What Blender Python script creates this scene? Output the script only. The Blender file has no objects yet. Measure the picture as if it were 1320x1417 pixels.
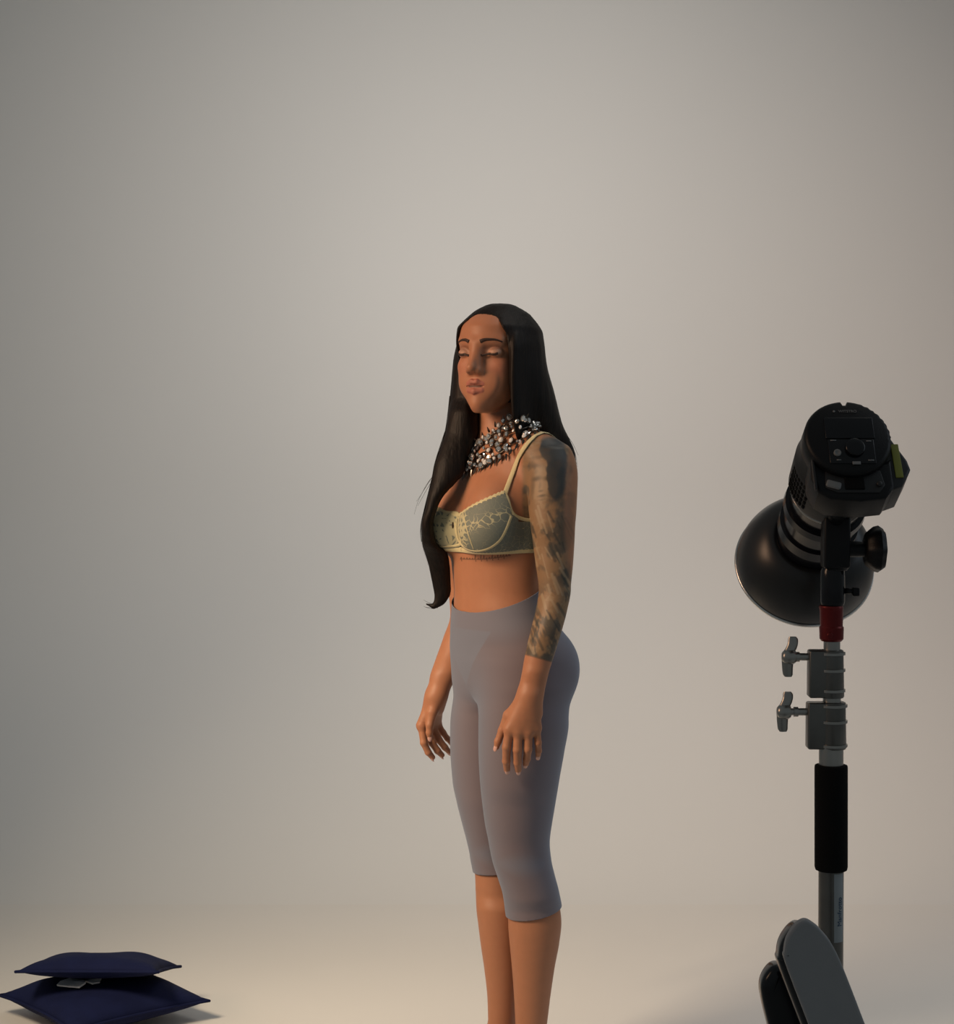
import bpy, bmesh, math, random
import numpy as np
from mathutils import Vector, Matrix
from mathutils.bvhtree import BVHTree

# ------------------------------------------------------------------ camera, light, exposure
S = bpy.context.scene
COL = bpy.data.collections.new('studio'); S.collection.children.link(COL)
FPX = 2730.0; CX, CY = 660.0, 708.5; CAMH = 1.45
PITCH = math.atan((CY - 570.0) / FPX)
cd = bpy.data.cameras.new('camera'); cam = bpy.data.objects.new('camera', cd); COL.objects.link(cam)
cd.sensor_fit = 'HORIZONTAL'; cd.sensor_width = 36.0; cd.lens = FPX / 1320.0 * 36.0
cd.clip_start = 0.05; cd.clip_end = 100
cam.location = (0, 0, CAMH); cam.rotation_euler = (math.pi / 2 - PITCH, 0, 0)
S.camera = cam
vs = S.view_settings
vs.view_transform = 'Standard'; vs.look = 'None'; vs.gamma = 1.0; vs.use_curve_mapping = False
vs.exposure = 0.0
W = bpy.data.worlds.new('world'); S.world = W; W.use_nodes = True
bgn = W.node_tree.nodes['Background']; bgn.inputs[0].default_value = (0.86, 0.97, 1.0, 1); bgn.inputs[1].default_value = 0.125

def area(name, loc, target, sx, sy, power, color, spread=180):
    l = bpy.data.lights.new(name, 'AREA'); l.shape = 'RECTANGLE'; l.size = sx; l.size_y = sy
    l.energy = power; l.color = color; l.spread = math.radians(spread)
    o = bpy.data.objects.new(name, l); COL.objects.link(o); o.location = loc
    o.rotation_euler = (Vector(target) - Vector(loc)).to_track_quat('-Z', 'Y').to_euler()
    return o
area('key_softbox', (-2.9, 2.7, 2.6), (0.05, 4.2, 1.65), 1.7, 1.7, 12.5, (1.0, 0.61, 0.38), 58)
area('backdrop_softbox', (0.35, 3.5, 3.2), (-0.16, 6.9, 1.72), 0.7, 0.7, 12.8, (1.0, 0.92, 0.84), 75)
area('wall_wash', (2.6, 3.4, 3.6), (1.7, 5.9, 0.7), 1.2, 1.2, 5.6, (0.92, 0.95, 1.0), 140)
area('cool_fill', (3.0, 3.0, 2.4), (0.8, 4.0, 0.4), 1.5, 2.0, 5.0, (0.78, 0.88, 1.0), 160)
area('floor_spot', (-1.6, 3.0, 2.2), (-0.25, 4.8, 0.0), 0.6, 0.6, 8, (1.0, 0.80, 0.56), 62)
area('overhead_fill', (1.3, 4.5, 3.9), (1.15, 4.6, 0.0), 1.4, 1.4, 6.3, (1.0, 0.94, 0.86), 80)  # added unseen fill lamp, lifts the person's shadow on the right floor

# ------------------------------------------------------------------ helpers
CP, SP = math.cos(PITCH), math.sin(PITCH)
def at(px, py, Y):
    x = (px - CX) / FPX; y = -(py - CY) / FPX
    d = Vector((x, y * SP + CP, y * CP - SP)); t = Y / d.y
    return Vector((d.x * t, Y, CAMH + d.z * t))
def project(P):
    P = np.asarray(P, dtype=np.float64)
    X = P[..., 0]; Y = P[..., 1]; Z = P[..., 2] - CAMH
    dep = Y * CP - Z * SP; up = Y * SP + Z * CP
    return CX + FPX * X / dep, CY - FPX * up / dep

def tag(o, label=None, cat=None, group=None, kind=None):
    if label: o['label'] = label
    if cat: o['category'] = cat
    if group: o['group'] = group
    if kind: o['kind'] = kind
    return o
def empty(name, loc, label, cat):
    o = bpy.data.objects.new(name, None); COL.objects.link(o); o.location = loc
    o.empty_display_size = 0.1
    return tag(o, label, cat)
def link(name, me, parent=None, m=None, smooth=True):
    """mesh in WORLD coordinates -> object (child keeps world placement, origin at parent's)"""
    if m is not None: me.materials.append(m)
    o = bpy.data.objects.new(name, me); COL.objects.link(o)
    if smooth and len(me.polygons):
        me.polygons.foreach_set('use_smooth', np.ones(len(me.polygons), dtype=bool))
    if parent is not None:
        o.parent = parent
        off = PWORLD(parent)
        me.transform(Matrix.Translation(-off))
    return o
def PWORLD(o):
    v = Vector(o.location)
    while o.parent: o = o.parent; v = v + Vector(o.location)
    return v
def mesh_from(V, F, name='mesh'):
    me = bpy.data.meshes.new(name)
    V = np.ascontiguousarray(V, dtype=np.float32); F = np.ascontiguousarray(F, dtype=np.int32)
    me.vertices.add(len(V)); me.vertices.foreach_set('co', V.ravel())
    n = F.shape[1]
    me.loops.add(F.size); me.loops.foreach_set('vertex_index', F.ravel())
    me.polygons.add(len(F)); me.polygons.foreach_set('loop_start', np.arange(0, F.size, n, dtype=np.int32))
    me.update(calc_edges=True); me.validate()
    return me
def bm_mesh(bm, name='mesh'):
    bmesh.ops.recalc_face_normals(bm, faces=bm.faces)
    me = bpy.data.meshes.new(name); bm.to_mesh(me); bm.free(); return me
def sharp(o, ang=35):
    me = o.data
    bm = bmesh.new(); bm.from_mesh(me); a = math.radians(ang)
    for f in bm.faces: f.smooth = True
    for e in bm.edges:
        if len(e.link_faces) == 2 and e.calc_face_angle(0) > a: e.smooth = False
    bm.to_mesh(me); bm.free()

def add_frames(bm, rings, close=True, capa=True, capb=True):
    vr = [[bm.verts.new(p) for p in r] for r in rings]
    n = len(vr[0])
    for a, b in zip(vr, vr[1:]):
        for i in range(n if close else n - 1):
            j = (i + 1) % n
            bm.faces.new((a[i], a[j], b[j], b[i]))
    if capa: bm.faces.new(list(reversed(vr[0])))
    if capb: bm.faces.new(vr[-1])
    return vr
def axis_frame(d):
    d = Vector(d).normalized()
    up = Vector((0, 0, 1)) if abs(d.z) < 0.9 else Vector((0, 1, 0))
    r = d.cross(up).normalized(); u = r.cross(d).normalized()
    return d, r, u
def lathe(bm, origin, axis, prof, n=48, sx=1, sy=1, frame=None, capa=True, capb=True, notch=None):
    """prof list of (t along axis, radius)"""
    d, r, u = frame if frame else axis_frame(axis)
    rings = []
    for t, rad in prof:
        ring = []
        for i in range(n):
            a = 2 * math.pi * i / n
            k = notch(a) if notch else 1.0
            ring.append(Vector(origin) + d * t + r * (math.cos(a) * rad * sx * k) + u * (math.sin(a) * rad * sy * k))
        rings.append(ring)
    return add_frames(bm, rings, True, capa, capb)
def tube(bm, pts, rad, n=12, flat=None, normals=None, caps=True):
    """polyline tube, rad scalar/list; flat=(w,h) elliptical cross-section with normals"""
    pts = [Vector(p) for p in pts]; rings = []
    prev = None
    for i, p in enumerate(pts):
        t = (pts[min(i + 1, len(pts) - 1)] - pts[max(i - 1, 0)]).normalized()
        if normals is not None: nn = Vector(normals[i]); nn = (nn - t * nn.dot(t)).normalized()
        else:
            if prev is None: _, _, nn = axis_frame(t)
            else: nn = (prev - t * prev.dot(t)).normalized()
        prev = nn; b = t.cross(nn)
        r = rad[i] if hasattr(rad, '__len__') else rad
        w, h = (r, r) if flat is None else (flat[0] * r, flat[1] * r)
        rings.append([p + b * (math.cos(2 * math.pi * k / n) * w) + nn * (math.sin(2 * math.pi * k / n) * h) for k in range(n)])
    return add_frames(bm, rings, True, caps, caps)
def box(bm, c, size, rot=None, bevel=0.0, seg=3):
    M = Matrix.Translation(Vector(c)) @ (rot.to_4x4() if rot else Matrix.Identity(4)) @ Matrix.Diagonal((size[0], size[1], size[2], 1))
    r = bmesh.ops.create_cube(bm, size=1.0, matrix=M)
    if bevel > 0:
        es = list({e for v in r['verts'] for e in v.link_edges})
        bmesh.ops.bevel(bm, geom=es, offset=bevel, segments=seg, affect='EDGES', profile=0.5, clamp_overlap=True)
def prism(bm, poly, d, bevel=0.0, seg=3):
    """extrude closed 3D polygon by vector d"""
    a = [bm.verts.new(p) for p in poly]; b = [bm.verts.new(Vector(p) + Vector(d)) for p in poly]
    n = len(a); fs = [bm.faces.new(a), bm.faces.new(list(reversed(b)))]
    for i in range(n):
        j = (i + 1) % n; fs.append(bm.faces.new((a[j], a[i], b[i], b[j])))
    if bevel > 0:
        es = list({e for f in fs[:2] for e in f.edges})
        bmesh.ops.bevel(bm, geom=es, offset=bevel, segments=seg, affect='EDGES', profile=0.5)
def smoothpoly(pts, n=8, closed=True):
    P = [np.array(p, float) for p in pts]; out = []
    N = len(P)
    rng = range(N) if closed else range(N - 1)
    for i in rng:
        if closed: a, b, c, d = P[(i - 1) % N], P[i], P[(i + 1) % N], P[(i + 2) % N]
        else: a, b, c, d = P[max(i - 1, 0)], P[i], P[i + 1], P[min(i + 2, N - 1)]
        for k in range(n):
            t = k / n
            out.append(0.5 * ((2 * b) + (-a + c) * t + (2 * a - 5 * b + 4 * c - d) * t * t + (-a + 3 * b - 3 * c + d) * t ** 3))
    if not closed: out.append(P[-1])
    return out

# ------------------------------------------------------------------ materials
def mat(name, color, rough=0.5, metal=0.0, spec=0.5, noise=0.0, nscale=40, bump=0.0, bscale=200, coat=0.0, sheen=0.0):
    m = bpy.data.materials.new(name); m.use_nodes = True; nt = m.node_tree; b = nt.nodes['Principled BSDF']
    b.inputs['Base Color'].default_value = (*color, 1); b.inputs['Roughness'].default_value = rough
    b.inputs['Metallic'].default_value = metal; b.inputs['Specular IOR Level'].default_value = spec
    b.inputs['Coat Weight'].default_value = coat; b.inputs['Sheen Weight'].default_value = sheen
    tc = nt.nodes.new('ShaderNodeTexCoord')
    if noise > 0:
        n = nt.nodes.new('ShaderNodeTexNoise'); n.inputs['Scale'].default_value = nscale; n.inputs['Detail'].default_value = 4
        nt.links.new(tc.outputs['Object'], n.inputs['Vector'])
        mx = nt.nodes.new('ShaderNodeMix'); mx.data_type = 'RGBA'
        mx.inputs[6].default_value = (*[c * (1 - noise) for c in color], 1)
        mx.inputs[7].default_value = (*[min(1, c * (1 + noise)) for c in color], 1)
        nt.links.new(n.outputs['Fac'], mx.inputs[0]); nt.links.new(mx.outputs[2], b.inputs['Base Color'])
    if bump > 0:
        n2 = nt.nodes.new('ShaderNodeTexNoise'); n2.inputs['Scale'].default_value = bscale; n2.inputs['Detail'].default_value = 3
        nt.links.new(tc.outputs['Object'], n2.inputs['Vector'])
        bp = nt.nodes.new('ShaderNodeBump'); bp.inputs['Strength'].default_value = bump; bp.inputs['Distance'].default_value = 0.002
        nt.links.new(n2.outputs['Fac'], bp.inputs['Height']); nt.links.new(bp.outputs['Normal'], b.inputs['Normal'])
    return m
M = {}
M['wall'] = mat('white_paint', (0.70, 0.69, 0.67), 0.9, noise=0.015, nscale=1.5)
M['floor'] = mat('white_floor_paint', (0.70, 0.68, 0.65), 0.75, noise=0.02, nscale=2.0)
M['black'] = mat('black_plastic', (0.006, 0.006, 0.007), 0.42, spec=0.25, noise=0.2, bump=0.15, bscale=600)
M['blackgloss'] = mat('black_gloss', (0.006, 0.006, 0.008), 0.2, spec=0.3, coat=0.12, noise=0.1)
M['darkpaint'] = mat('dark_painted_metal', (0.016, 0.016, 0.017), 0.33, metal=0.1, noise=0.15)
M['greypl'] = mat('grey_plastic', (0.022, 0.022, 0.023), 0.45, spec=0.35, noise=0.1, bump=0.1, bscale=500)
M['greybutton'] = mat('grey_button', (0.20, 0.20, 0.20), 0.5, noise=0.05)
M['print'] = mat('white_print', (0.22, 0.22, 0.22), 0.6, noise=0.05)
M['yellow'] = mat('yellow_label', (0.24, 0.24, 0.035), 0.5, noise=0.12, nscale=60)
M['red'] = mat('red_anodised', (0.15, 0.008, 0.008), 0.35, metal=0.5, noise=0.1)
M['steel'] = mat('steel', (0.40, 0.385, 0.36), 0.30, metal=1.0, noise=0.12, nscale=30)
M['cast'] = mat('cast_metal', (0.17, 0.165, 0.155), 0.34, metal=0.9, noise=0.12, nscale=40, bump=0.1)
M['silver'] = mat('bright_rim', (0.75, 0.73, 0.70), 0.25, metal=1.0, noise=0.04)
M['foam'] = mat('black_foam', (0.006, 0.006, 0.006), 0.95, spec=0.15, bump=0.5, bscale=900)
M['navy'] = mat('navy_canvas', (0.005, 0.009, 0.046), 0.85, spec=0.2, noise=0.25, nscale=25, bump=0.4, bscale=500)
M['white'] = mat('white_tag', (0.62, 0.64, 0.66), 0.7, noise=0.05)
M['greypad'] = mat('grey_vinyl', (0.27, 0.272, 0.285), 0.50, noise=0.05, bump=0.1, bscale=700)
M['sticker'] = mat('silver_sticker', (0.30, 0.33, 0.35), 0.5, metal=0.0, noise=0.05)
M['blueprint'] = mat('blue_print', (0.02, 0.06, 0.12), 0.6, noise=0.05)
M['paleyellow'] = mat('pale_yellow_elastic', (0.62, 0.54, 0.30), 0.65, noise=0.08, nscale=200, bump=0.3, bscale=900, sheen=0.2)
M['nail'] = mat('nail', (0.62, 0.36, 0.30), 0.25, coat=0.4, noise=0.02)
M['brow'] = mat('brow_hair', (0.035, 0.016, 0.010), 0.6, noise=0.2)
M['crystal'] = mat('crystal', (0.95, 0.92, 0.88), 0.10, metal=0.88, coat=0.5, noise=0.08, nscale=150)
M['crystal_white'] = mat('pale_crystal', (0.95, 0.93, 0.90), 0.10, metal=0.25, coat=1.0, noise=0.04, nscale=150)
M['setting'] = mat('dark_silver', (0.16, 0.145, 0.125), 0.28, metal=1.0, noise=0.2, nscale=120)

def hair_mat():
    m = bpy.data.materials.new('dark_hair'); m.use_nodes = True; nt = m.node_tree; b = nt.nodes['Principled BSDF']
    b.inputs['Roughness'].default_value = 0.55; b.inputs['Specular IOR Level'].default_value = 0.22
    tc = nt.nodes.new('ShaderNodeTexCoord'); mp = nt.nodes.new('ShaderNodeMapping'); mp.inputs['Scale'].default_value = (260, 260, 3.0)
    n = nt.nodes.new('ShaderNodeTexNoise'); n.inputs['Scale'].default_value = 1; n.inputs['Detail'].default_value = 3
    nt.links.new(tc.outputs['Object'], mp.inputs['Vector']); nt.links.new(mp.outputs['Vector'], n.inputs['Vector'])
    r = nt.nodes.new('ShaderNodeValToRGB'); r.color_ramp.elements[0].position = 0.3; r.color_ramp.elements[1].position = 0.75
    r.color_ramp.elements[0].color = (0.003, 0.0024, 0.0022, 1); r.color_ramp.elements[1].color = (0.012, 0.007, 0.005, 1)
    nt.links.new(n.outputs['Fac'], r.inputs['Fac']); nt.links.new(r.outputs['Color'], b.inputs['Base Color'])
    bp = nt.nodes.new('ShaderNodeBump'); bp.inputs['Strength'].default_value = 0.5; bp.inputs['Distance'].default_value = 0.002
    nt.links.new(n.outputs['Fac'], bp.inputs['Height']); nt.links.new(bp.outputs['Normal'], b.inputs['Normal'])
    return m
M['hair'] = hair_mat()
def skin_mat():
    m = bpy.data.materials.new('tanned_skin'); m.use_nodes = True; nt = m.node_tree; b = nt.nodes['Principled BSDF']
    at_ = nt.nodes.new('ShaderNodeAttribute'); at_.attribute_name = 'tone'
    tc = nt.nodes.new('ShaderNodeTexCoord'); n = nt.nodes.new('ShaderNodeTexNoise'); n.inputs['Scale'].default_value = 55; n.inputs['Detail'].default_value = 5
    nt.links.new(tc.outputs['Object'], n.inputs['Vector'])
    mr = nt.nodes.new('ShaderNodeMapRange'); mr.inputs[3].default_value = 0.93; mr.inputs[4].default_value = 1.07
    nt.links.new(n.outputs['Fac'], mr.inputs[0])
    mx = nt.nodes.new('ShaderNodeVectorMath'); mx.operation = 'SCALE'
    nt.links.new(at_.outputs['Color'], mx.inputs[0]); nt.links.new(mr.outputs[0], mx.inputs['Scale'])
    nt.links.new(mx.outputs[0], b.inputs['Base Color'])
    b.inputs['Roughness'].default_value = 0.48; b.inputs['Specular IOR Level'].default_value = 0.35
    b.inputs['Subsurface Weight'].default_value = 0.08; b.inputs['Subsurface Radius'].default_value = (1.0, 0.35, 0.2); b.inputs['Subsurface Scale'].default_value = 0.006
    return m
M['skin'] = skin_mat()
def leggings_mat():
    m = bpy.data.materials.new('sheer_grey_knit'); m.use_nodes = True; nt = m.node_tree; b = nt.nodes['Principled BSDF']
    a = nt.nodes.new('ShaderNodeAttribute'); a.attribute_name = 'dense'
    lw = nt.nodes.new('ShaderNodeLayerWeight'); lw.inputs['Blend'].default_value = 0.45
    ad = nt.nodes.new('ShaderNodeMath'); ad.operation = 'MAXIMUM'
    nt.links.new(lw.outputs['Facing'], ad.inputs[0]); nt.links.new(a.outputs['Fac'], ad.inputs[1])
    mx = nt.nodes.new('ShaderNodeMix'); mx.data_type = 'RGBA'
    mx.inputs[6].default_value = (0.170, 0.138, 0.155, 1); mx.inputs[7].default_value = (0.180, 0.212, 0.275, 1)
    nt.links.new(ad.outputs[0], mx.inputs[0]); nt.links.new(mx.outputs[2], b.inputs['Base Color'])
    b.inputs['Roughness'].default_value = 0.7; b.inputs['Specular IOR Level'].default_value = 0.25; b.inputs['Sheen Weight'].default_value = 0.25
    b.inputs['Sheen Tint'].default_value = (0.7, 0.8, 1.0, 1)
    return m
M['leggings'] = leggings_mat()
def lace_mat(name, base, thread, scale, thr):
    m = bpy.data.materials.new(name); m.use_nodes = True; nt = m.node_tree; b = nt.nodes['Principled BSDF']
    tc = nt.nodes.new('ShaderNodeTexCoord')
    nz = nt.nodes.new('ShaderNodeTexNoise'); nz.inputs['Scale'].default_value = 30
    nt.links.new(tc.outputs['Object'], nz.inputs['Vector'])
    mxv = nt.nodes.new('ShaderNodeMix'); mxv.data_type = 'VECTOR'; mxv.inputs[0].default_value = 0.03
    nt.links.new(tc.outputs['Object'], mxv.inputs[4]); nt.links.new(nz.outputs['Color'], mxv.inputs[5])
    v = nt.nodes.new('ShaderNodeTexVoronoi'); v.feature = 'DISTANCE_TO_EDGE'; v.inputs['Scale'].default_value = scale
    nt.links.new(mxv.outputs[1], v.inputs['Vector'])
    at_ = nt.nodes.new('ShaderNodeAttribute'); at_.attribute_name = 'lace'
    sub = nt.nodes.new('ShaderNodeMath'); sub.operation = 'MULTIPLY'; sub.inputs[1].default_value = thr
    nt.links.new(at_.outputs['Fac'], sub.inputs[0])
    lt = nt.nodes.new('ShaderNodeMath'); lt.operation = 'LESS_THAN'
    nt.links.new(v.outputs['Distance'], lt.inputs[0]); nt.links.new(sub.outputs[0], lt.inputs[1])
    mx = nt.nodes.new('ShaderNodeMix'); mx.data_type = 'RGBA'
    mx.inputs[6].default_value = (*base, 1); mx.inputs[7].default_value = (*thread, 1)
    nt.links.new(lt.outputs[0], mx.inputs[0]); nt.links.new(mx.outputs[2], b.inputs['Base Color'])
    b.inputs['Roughness'].default_value = 0.7
    bp = nt.nodes.new('ShaderNodeBump'); bp.inputs['Strength'].default_value = 0.5; bp.inputs['Distance'].default_value = 0.001
    nt.links.new(lt.outputs[0], bp.inputs['Height']); nt.links.new(bp.outputs['Normal'], b.inputs['Normal'])
    return m
M['lace'] = lace_mat('pale_yellow_lace', (0.165, 0.185, 0.155), (0.46, 0.43, 0.27), 75, 0.10)

# ------------------------------------------------------------------ studio shell: floor and cove
def build_shell():
    xs = np.linspace(-5.5, 5.5, 45)
    bm = bmesh.new()
    vs_ = [[bm.verts.new((x, y, 0)) for x in xs] for y in np.linspace(-1.5, 5.75, 20)]
    for a, b in zip(vs_, vs_[1:]):
        for i in range(len(xs) - 1): bm.faces.new((a[i], a[i + 1], b[i + 1], b[i]))
    tag(link('floor', bm_mesh(bm), None, M['floor']), kind='structure')
    R = 1.2; prof = [(5.75, 0.0)] + [(5.75 + R * math.sin(t), R - R * math.cos(t)) for t in np.linspace(0, math.pi / 2, 28)[1:]] + [(5.75 + R, z) for z in np.linspace(R + .15, 5.2, 14)]
    bm = bmesh.new(); vs_ = [[bm.verts.new((x, y, z)) for x in xs] for y, z in prof]
    for a, b in zip(vs_, vs_[1:]):
        for i in range(len(xs) - 1): bm.faces.new((a[i], a[i + 1], b[i + 1], b[i]))
    tag(link('wall_back', bm_mesh(bm), None, M['wall']), kind='structure')
build_shell()

# ------------------------------------------------------------------ signed distance toolkit
def smin(a, b, k):
    h = np.clip(0.5 + 0.5 * (b - a) / k, 0, 1)
    return b * (1 - h) + a * h - k * h * (1 - h)
def smax(a, b, k): return -smin(-a, -b, k)
def rcone(P, a, b, ra, rb):
    a = np.asarray(a, np.float32); b = np.asarray(b, np.float32)
    ba = b - a; pa = P - a; t = np.clip((pa @ ba) / float(ba @ ba), 0, 1)
    d = pa - t[:, None] * ba
    return np.sqrt((d * d).sum(1)) - (ra + (rb - ra) * t)
def ellip(P, c, r, R=None):
    q = P - np.asarray(c, np.float32)
    if R is not None: q = q @ R
    r = np.asarray(r, np.float32)
    k0 = np.sqrt(((q / r) ** 2).sum(1)); k1 = np.sqrt(((q / (r * r)) ** 2).sum(1)) + 1e-9
    return np.where(k0 < 0.05, -r.min(), k0 * (k0 - 1.0) / k1)
def cubic(tab, col, n=400):
    tab = np.array(sorted(tab)); z = tab[:, 0]; v = tab[:, col]
    zz = np.linspace(z[0], z[-1], n)
    m = np.zeros(len(z)); d = np.diff(v) / np.diff(z)
    m[1:-1] = np.where(d[:-1] * d[1:] > 0, 2 * d[:-1] * d[1:] / (d[:-1] + d[1:] + 1e-12), 0); m[0] = d[0]; m[-1] = d[-1]
    i = np.clip(np.searchsorted(z, zz) - 1, 0, len(z) - 2); h = z[i + 1] - z[i]; t = (zz - z[i]) / h
    out = (2*t**3-3*t**2+1)*v[i] + (t**3-2*t**2+t)*h*m[i] + (-2*t**3+3*t**2)*v[i+1] + (t**3-t**2)*h*m[i+1]
    return zz, out
class Loft:
    """stack of half-ellipse sections; rows (z, cx, cy, a, bf, bb)"""
    def __init__(s, rows, yaw=0.0, kcap=0.02):
        s.c = [cubic(rows, k) for k in range(1, 6)]; s.z0 = min(r[0] for r in rows); s.z1 = max(r[0] for r in rows)
        s.cy, s.sy = math.cos(yaw), math.sin(yaw); s.k = kcap
    def __call__(s, P):
        z = P[:, 2]
        cx, cy, a, bf, bb = [np.interp(z, zz, v) for zz, v in s.c]
        dx = P[:, 0] - cx; dy = P[:, 1] - cy
        xl = dx * s.cy - dy * s.sy; yl = dx * s.sy + dy * s.cy
        b = np.where(yl < 0, bf, bb)
        q = np.sqrt((xl / a) ** 2 + (yl / b) ** 2); g = np.sqrt((xl / a ** 2) ** 2 + (yl / b ** 2) ** 2) + 1e-9
        f = np.where(q < 0.08, -np.minimum(a, b), q * (q - 1) / g)
        f = np.where(q > 1.6, np.maximum(f, (q - 1) * np.minimum(a, b) ), f)
        return smax(f, np.maximum(s.z0 - z, z - s.z1), s.k)

def surface_nets(fun, lo, hi, h, band=0.018, coarse=4):
    lo = np.array(lo, float); hi = np.array(hi, float)
    H = h * coarse
    nc = np.ceil((hi - lo) / H).astype(int)
    ax = [lo[i] + H * (np.arange(nc[i]) + 0.5) for i in range(3)]
    G = np.stack(np.meshgrid(*ax, indexing='ij'), -1).reshape(-1, 3).astype(np.float32)
    fc = fun(G).reshape(nc)
    n = nc * coarse
    F = np.repeat(np.repeat(np.repeat(np.sign(fc).astype(np.float32) * 1.0, coarse, 0), coarse, 1), coarse, 2)
    near = np.argwhere(np.abs(fc) < band + H)
    o = np.stack(np.meshgrid(*[np.arange(coarse)] * 3, indexing='ij'), -1).reshape(-1, 3)
    CH = 30000
    for i in range(0, len(near), CH):
        idx = (near[i:i + CH, None, :] * coarse + o[None]).reshape(-1, 3)
        P = (lo + h * idx).astype(np.float32)
        F[idx[:, 0], idx[:, 1], idx[:, 2]] = fun(P)
    s = F < 0
    cs = np.zeros(tuple(n - 1), np.uint8)
    for dx in (0, 1):
        for dy in (0, 1):
            for dz in (0, 1):
                cs += s[dx:n[0]-1+dx, dy:n[1]-1+dy, dz:n[2]-1+dz]
    act = np.argwhere((cs > 0) & (cs < 8)); del cs
    vid = np.full(tuple(n - 1), -1, np.int32); vid[act[:, 0], act[:, 1], act[:, 2]] = np.arange(len(act))
    cor = [(a, b, c) for a in (0, 1) for b in (0, 1) for c in (0, 1)]
    acc = np.zeros((len(act), 3)); cnt = np.zeros(len(act))
    val = {c: F[act[:, 0] + c[0], act[:, 1] + c[1], act[:, 2] + c[2]] for c in cor}
    for c in cor:
        for k in range(3):
            if c[k] == 0:
                d = list(c); d[k] = 1; d = tuple(d); a, b = val[c], val[d]
                m = (a < 0) != (b < 0)
                t = np.where(m, a / np.where(m, a - b, 1), 0)
                p = np.zeros((len(act), 3)); p[:] = c; p[:, k] = t
                acc[m] += p[m]; cnt[m] += 1
    V = lo + h * (act + acc / cnt[:, None])
    quads = []
    for k in range(3):
        u, v = (k + 1) % 3, (k + 2) % 3
        sl0 = [slice(1, -1)] * 3; sl0[k] = slice(0, -1); sl1 = list(sl0); sl1[k] = slice(1, None)
        A = s[tuple(sl0)]; B = s[tuple(sl1)]
        e = np.argwhere(A != B)
        off = np.array([1, 1, 1]); off[k] = 0; e = e + off
        flip = s[e[:, 0], e[:, 1], e[:, 2]]
        def g(du, dv):
            q = e.copy(); q[:, u] -= du; q[:, v] -= dv
            q = np.minimum(q, n - 2)
            return vid[q[:, 0], q[:, 1], q[:, 2]]
        Q = np.stack([g(1, 1), g(0, 1), g(0, 0), g(1, 0)], 1)
        Q[~flip] = Q[~flip][:, ::-1]
        quads.append(Q)
    Q = np.concatenate(quads); Q = Q[(Q >= 0).all(1)]
    return V.astype(np.float32), Q
def grad(fun, V, e=0.0007):
    g = np.zeros_like(V)
    for k in range(3):
        d = np.zeros(3, np.float32); d[k] = e
        g[:, k] = (fun(V + d) - fun(V - d)) / (2 * e)
    return g
def relax(fun, V, it=2):
    for _ in range(it):
        f = fun(V); g = grad(fun, V); g2 = (g * g).sum(1) + 1e-6
        st = (f / g2)[:, None] * g
        l = np.sqrt((st * st).sum(1)); st *= np.minimum(1, 0.0015 / (l + 1e-9))[:, None]
        V = (V - st).astype(np.float32)
    return V
def clip_quads(V, Q, g, extra=()):
    """keep g>0, cutting triangles exactly. extra: list of per-vertex arrays to carry"""
    T = np.concatenate([Q[:, [0, 1, 2]], Q[:, [0, 2, 3]]]) if Q.shape[1] == 4 else Q
    pos = g[T] > 0; c = pos.sum(1)
    full = T[c == 3]; mix = T[(c == 1) | (c == 2)]
    newV = []; cache = {}; out = []; base = len(V); src = []
    def cut(a, b):
        k = (min(a, b), max(a, b))
        if k not in cache:
            t = g[a] / (g[a] - g[b]); cache[k] = base + len(newV); newV.append(V[a] + (V[b] - V[a]) * t); src.append((a, b, t))
        return cache[k]
    for tri in mix:
        p = [g[i] > 0 for i in tri]
        if sum(p) == 1:
            i = p.index(True); a, b, d = tri[i], tri[(i + 1) % 3], tri[(i + 2) % 3]
            out.append((a, cut(a, b), cut(a, d)))
        else:
            i = p.index(False); a, b, d = tri[i], tri[(i + 1) % 3], tri[(i + 2) % 3]
            x = cut(b, a); y = cut(d, a); out.append((b, d, y)); out.append((b, y, x))
    if newV:
        VV = np.concatenate([V, np.array(newV, np.float32)])
        ex = [np.concatenate([e, np.array([e[a] + (e[b] - e[a]) * t for a, b, t in src], e.dtype)]) for e in extra]
    else: VV = V; ex = list(extra)
    TT = np.concatenate([full, np.array(out, np.int64).reshape(-1, 3)])
    used = np.unique(TT); rm = np.full(len(VV), -1, np.int64); rm[used] = np.arange(len(used))
    return VV[used], rm[TT], [e[used] for e in ex]

# ------------------------------------------------------------------ the person: body shape
Y0 = 4.20
AT = math.radians(54); cT, sT = math.cos(AT), math.sin(AT)      # torso turned to the left of the picture
def PX(px, z=None, Y=Y0): return (px - CX) / FPX * Y
AXIS = 687
OX = PX(AXIS)
def TL(xl, yl, z):            # torso-local -> world
    return np.array([OX + xl * cT + yl * sT, Y0 - xl * sT + yl * cT, z], np.float32)
def toT(P):
    dx = P[:, 0] - OX; dy = P[:, 1] - Y0
    return dx * cT - dy * sT, dx * sT + dy * cT
def zrow(py, Y): return at(CX, py, Y).z

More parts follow.
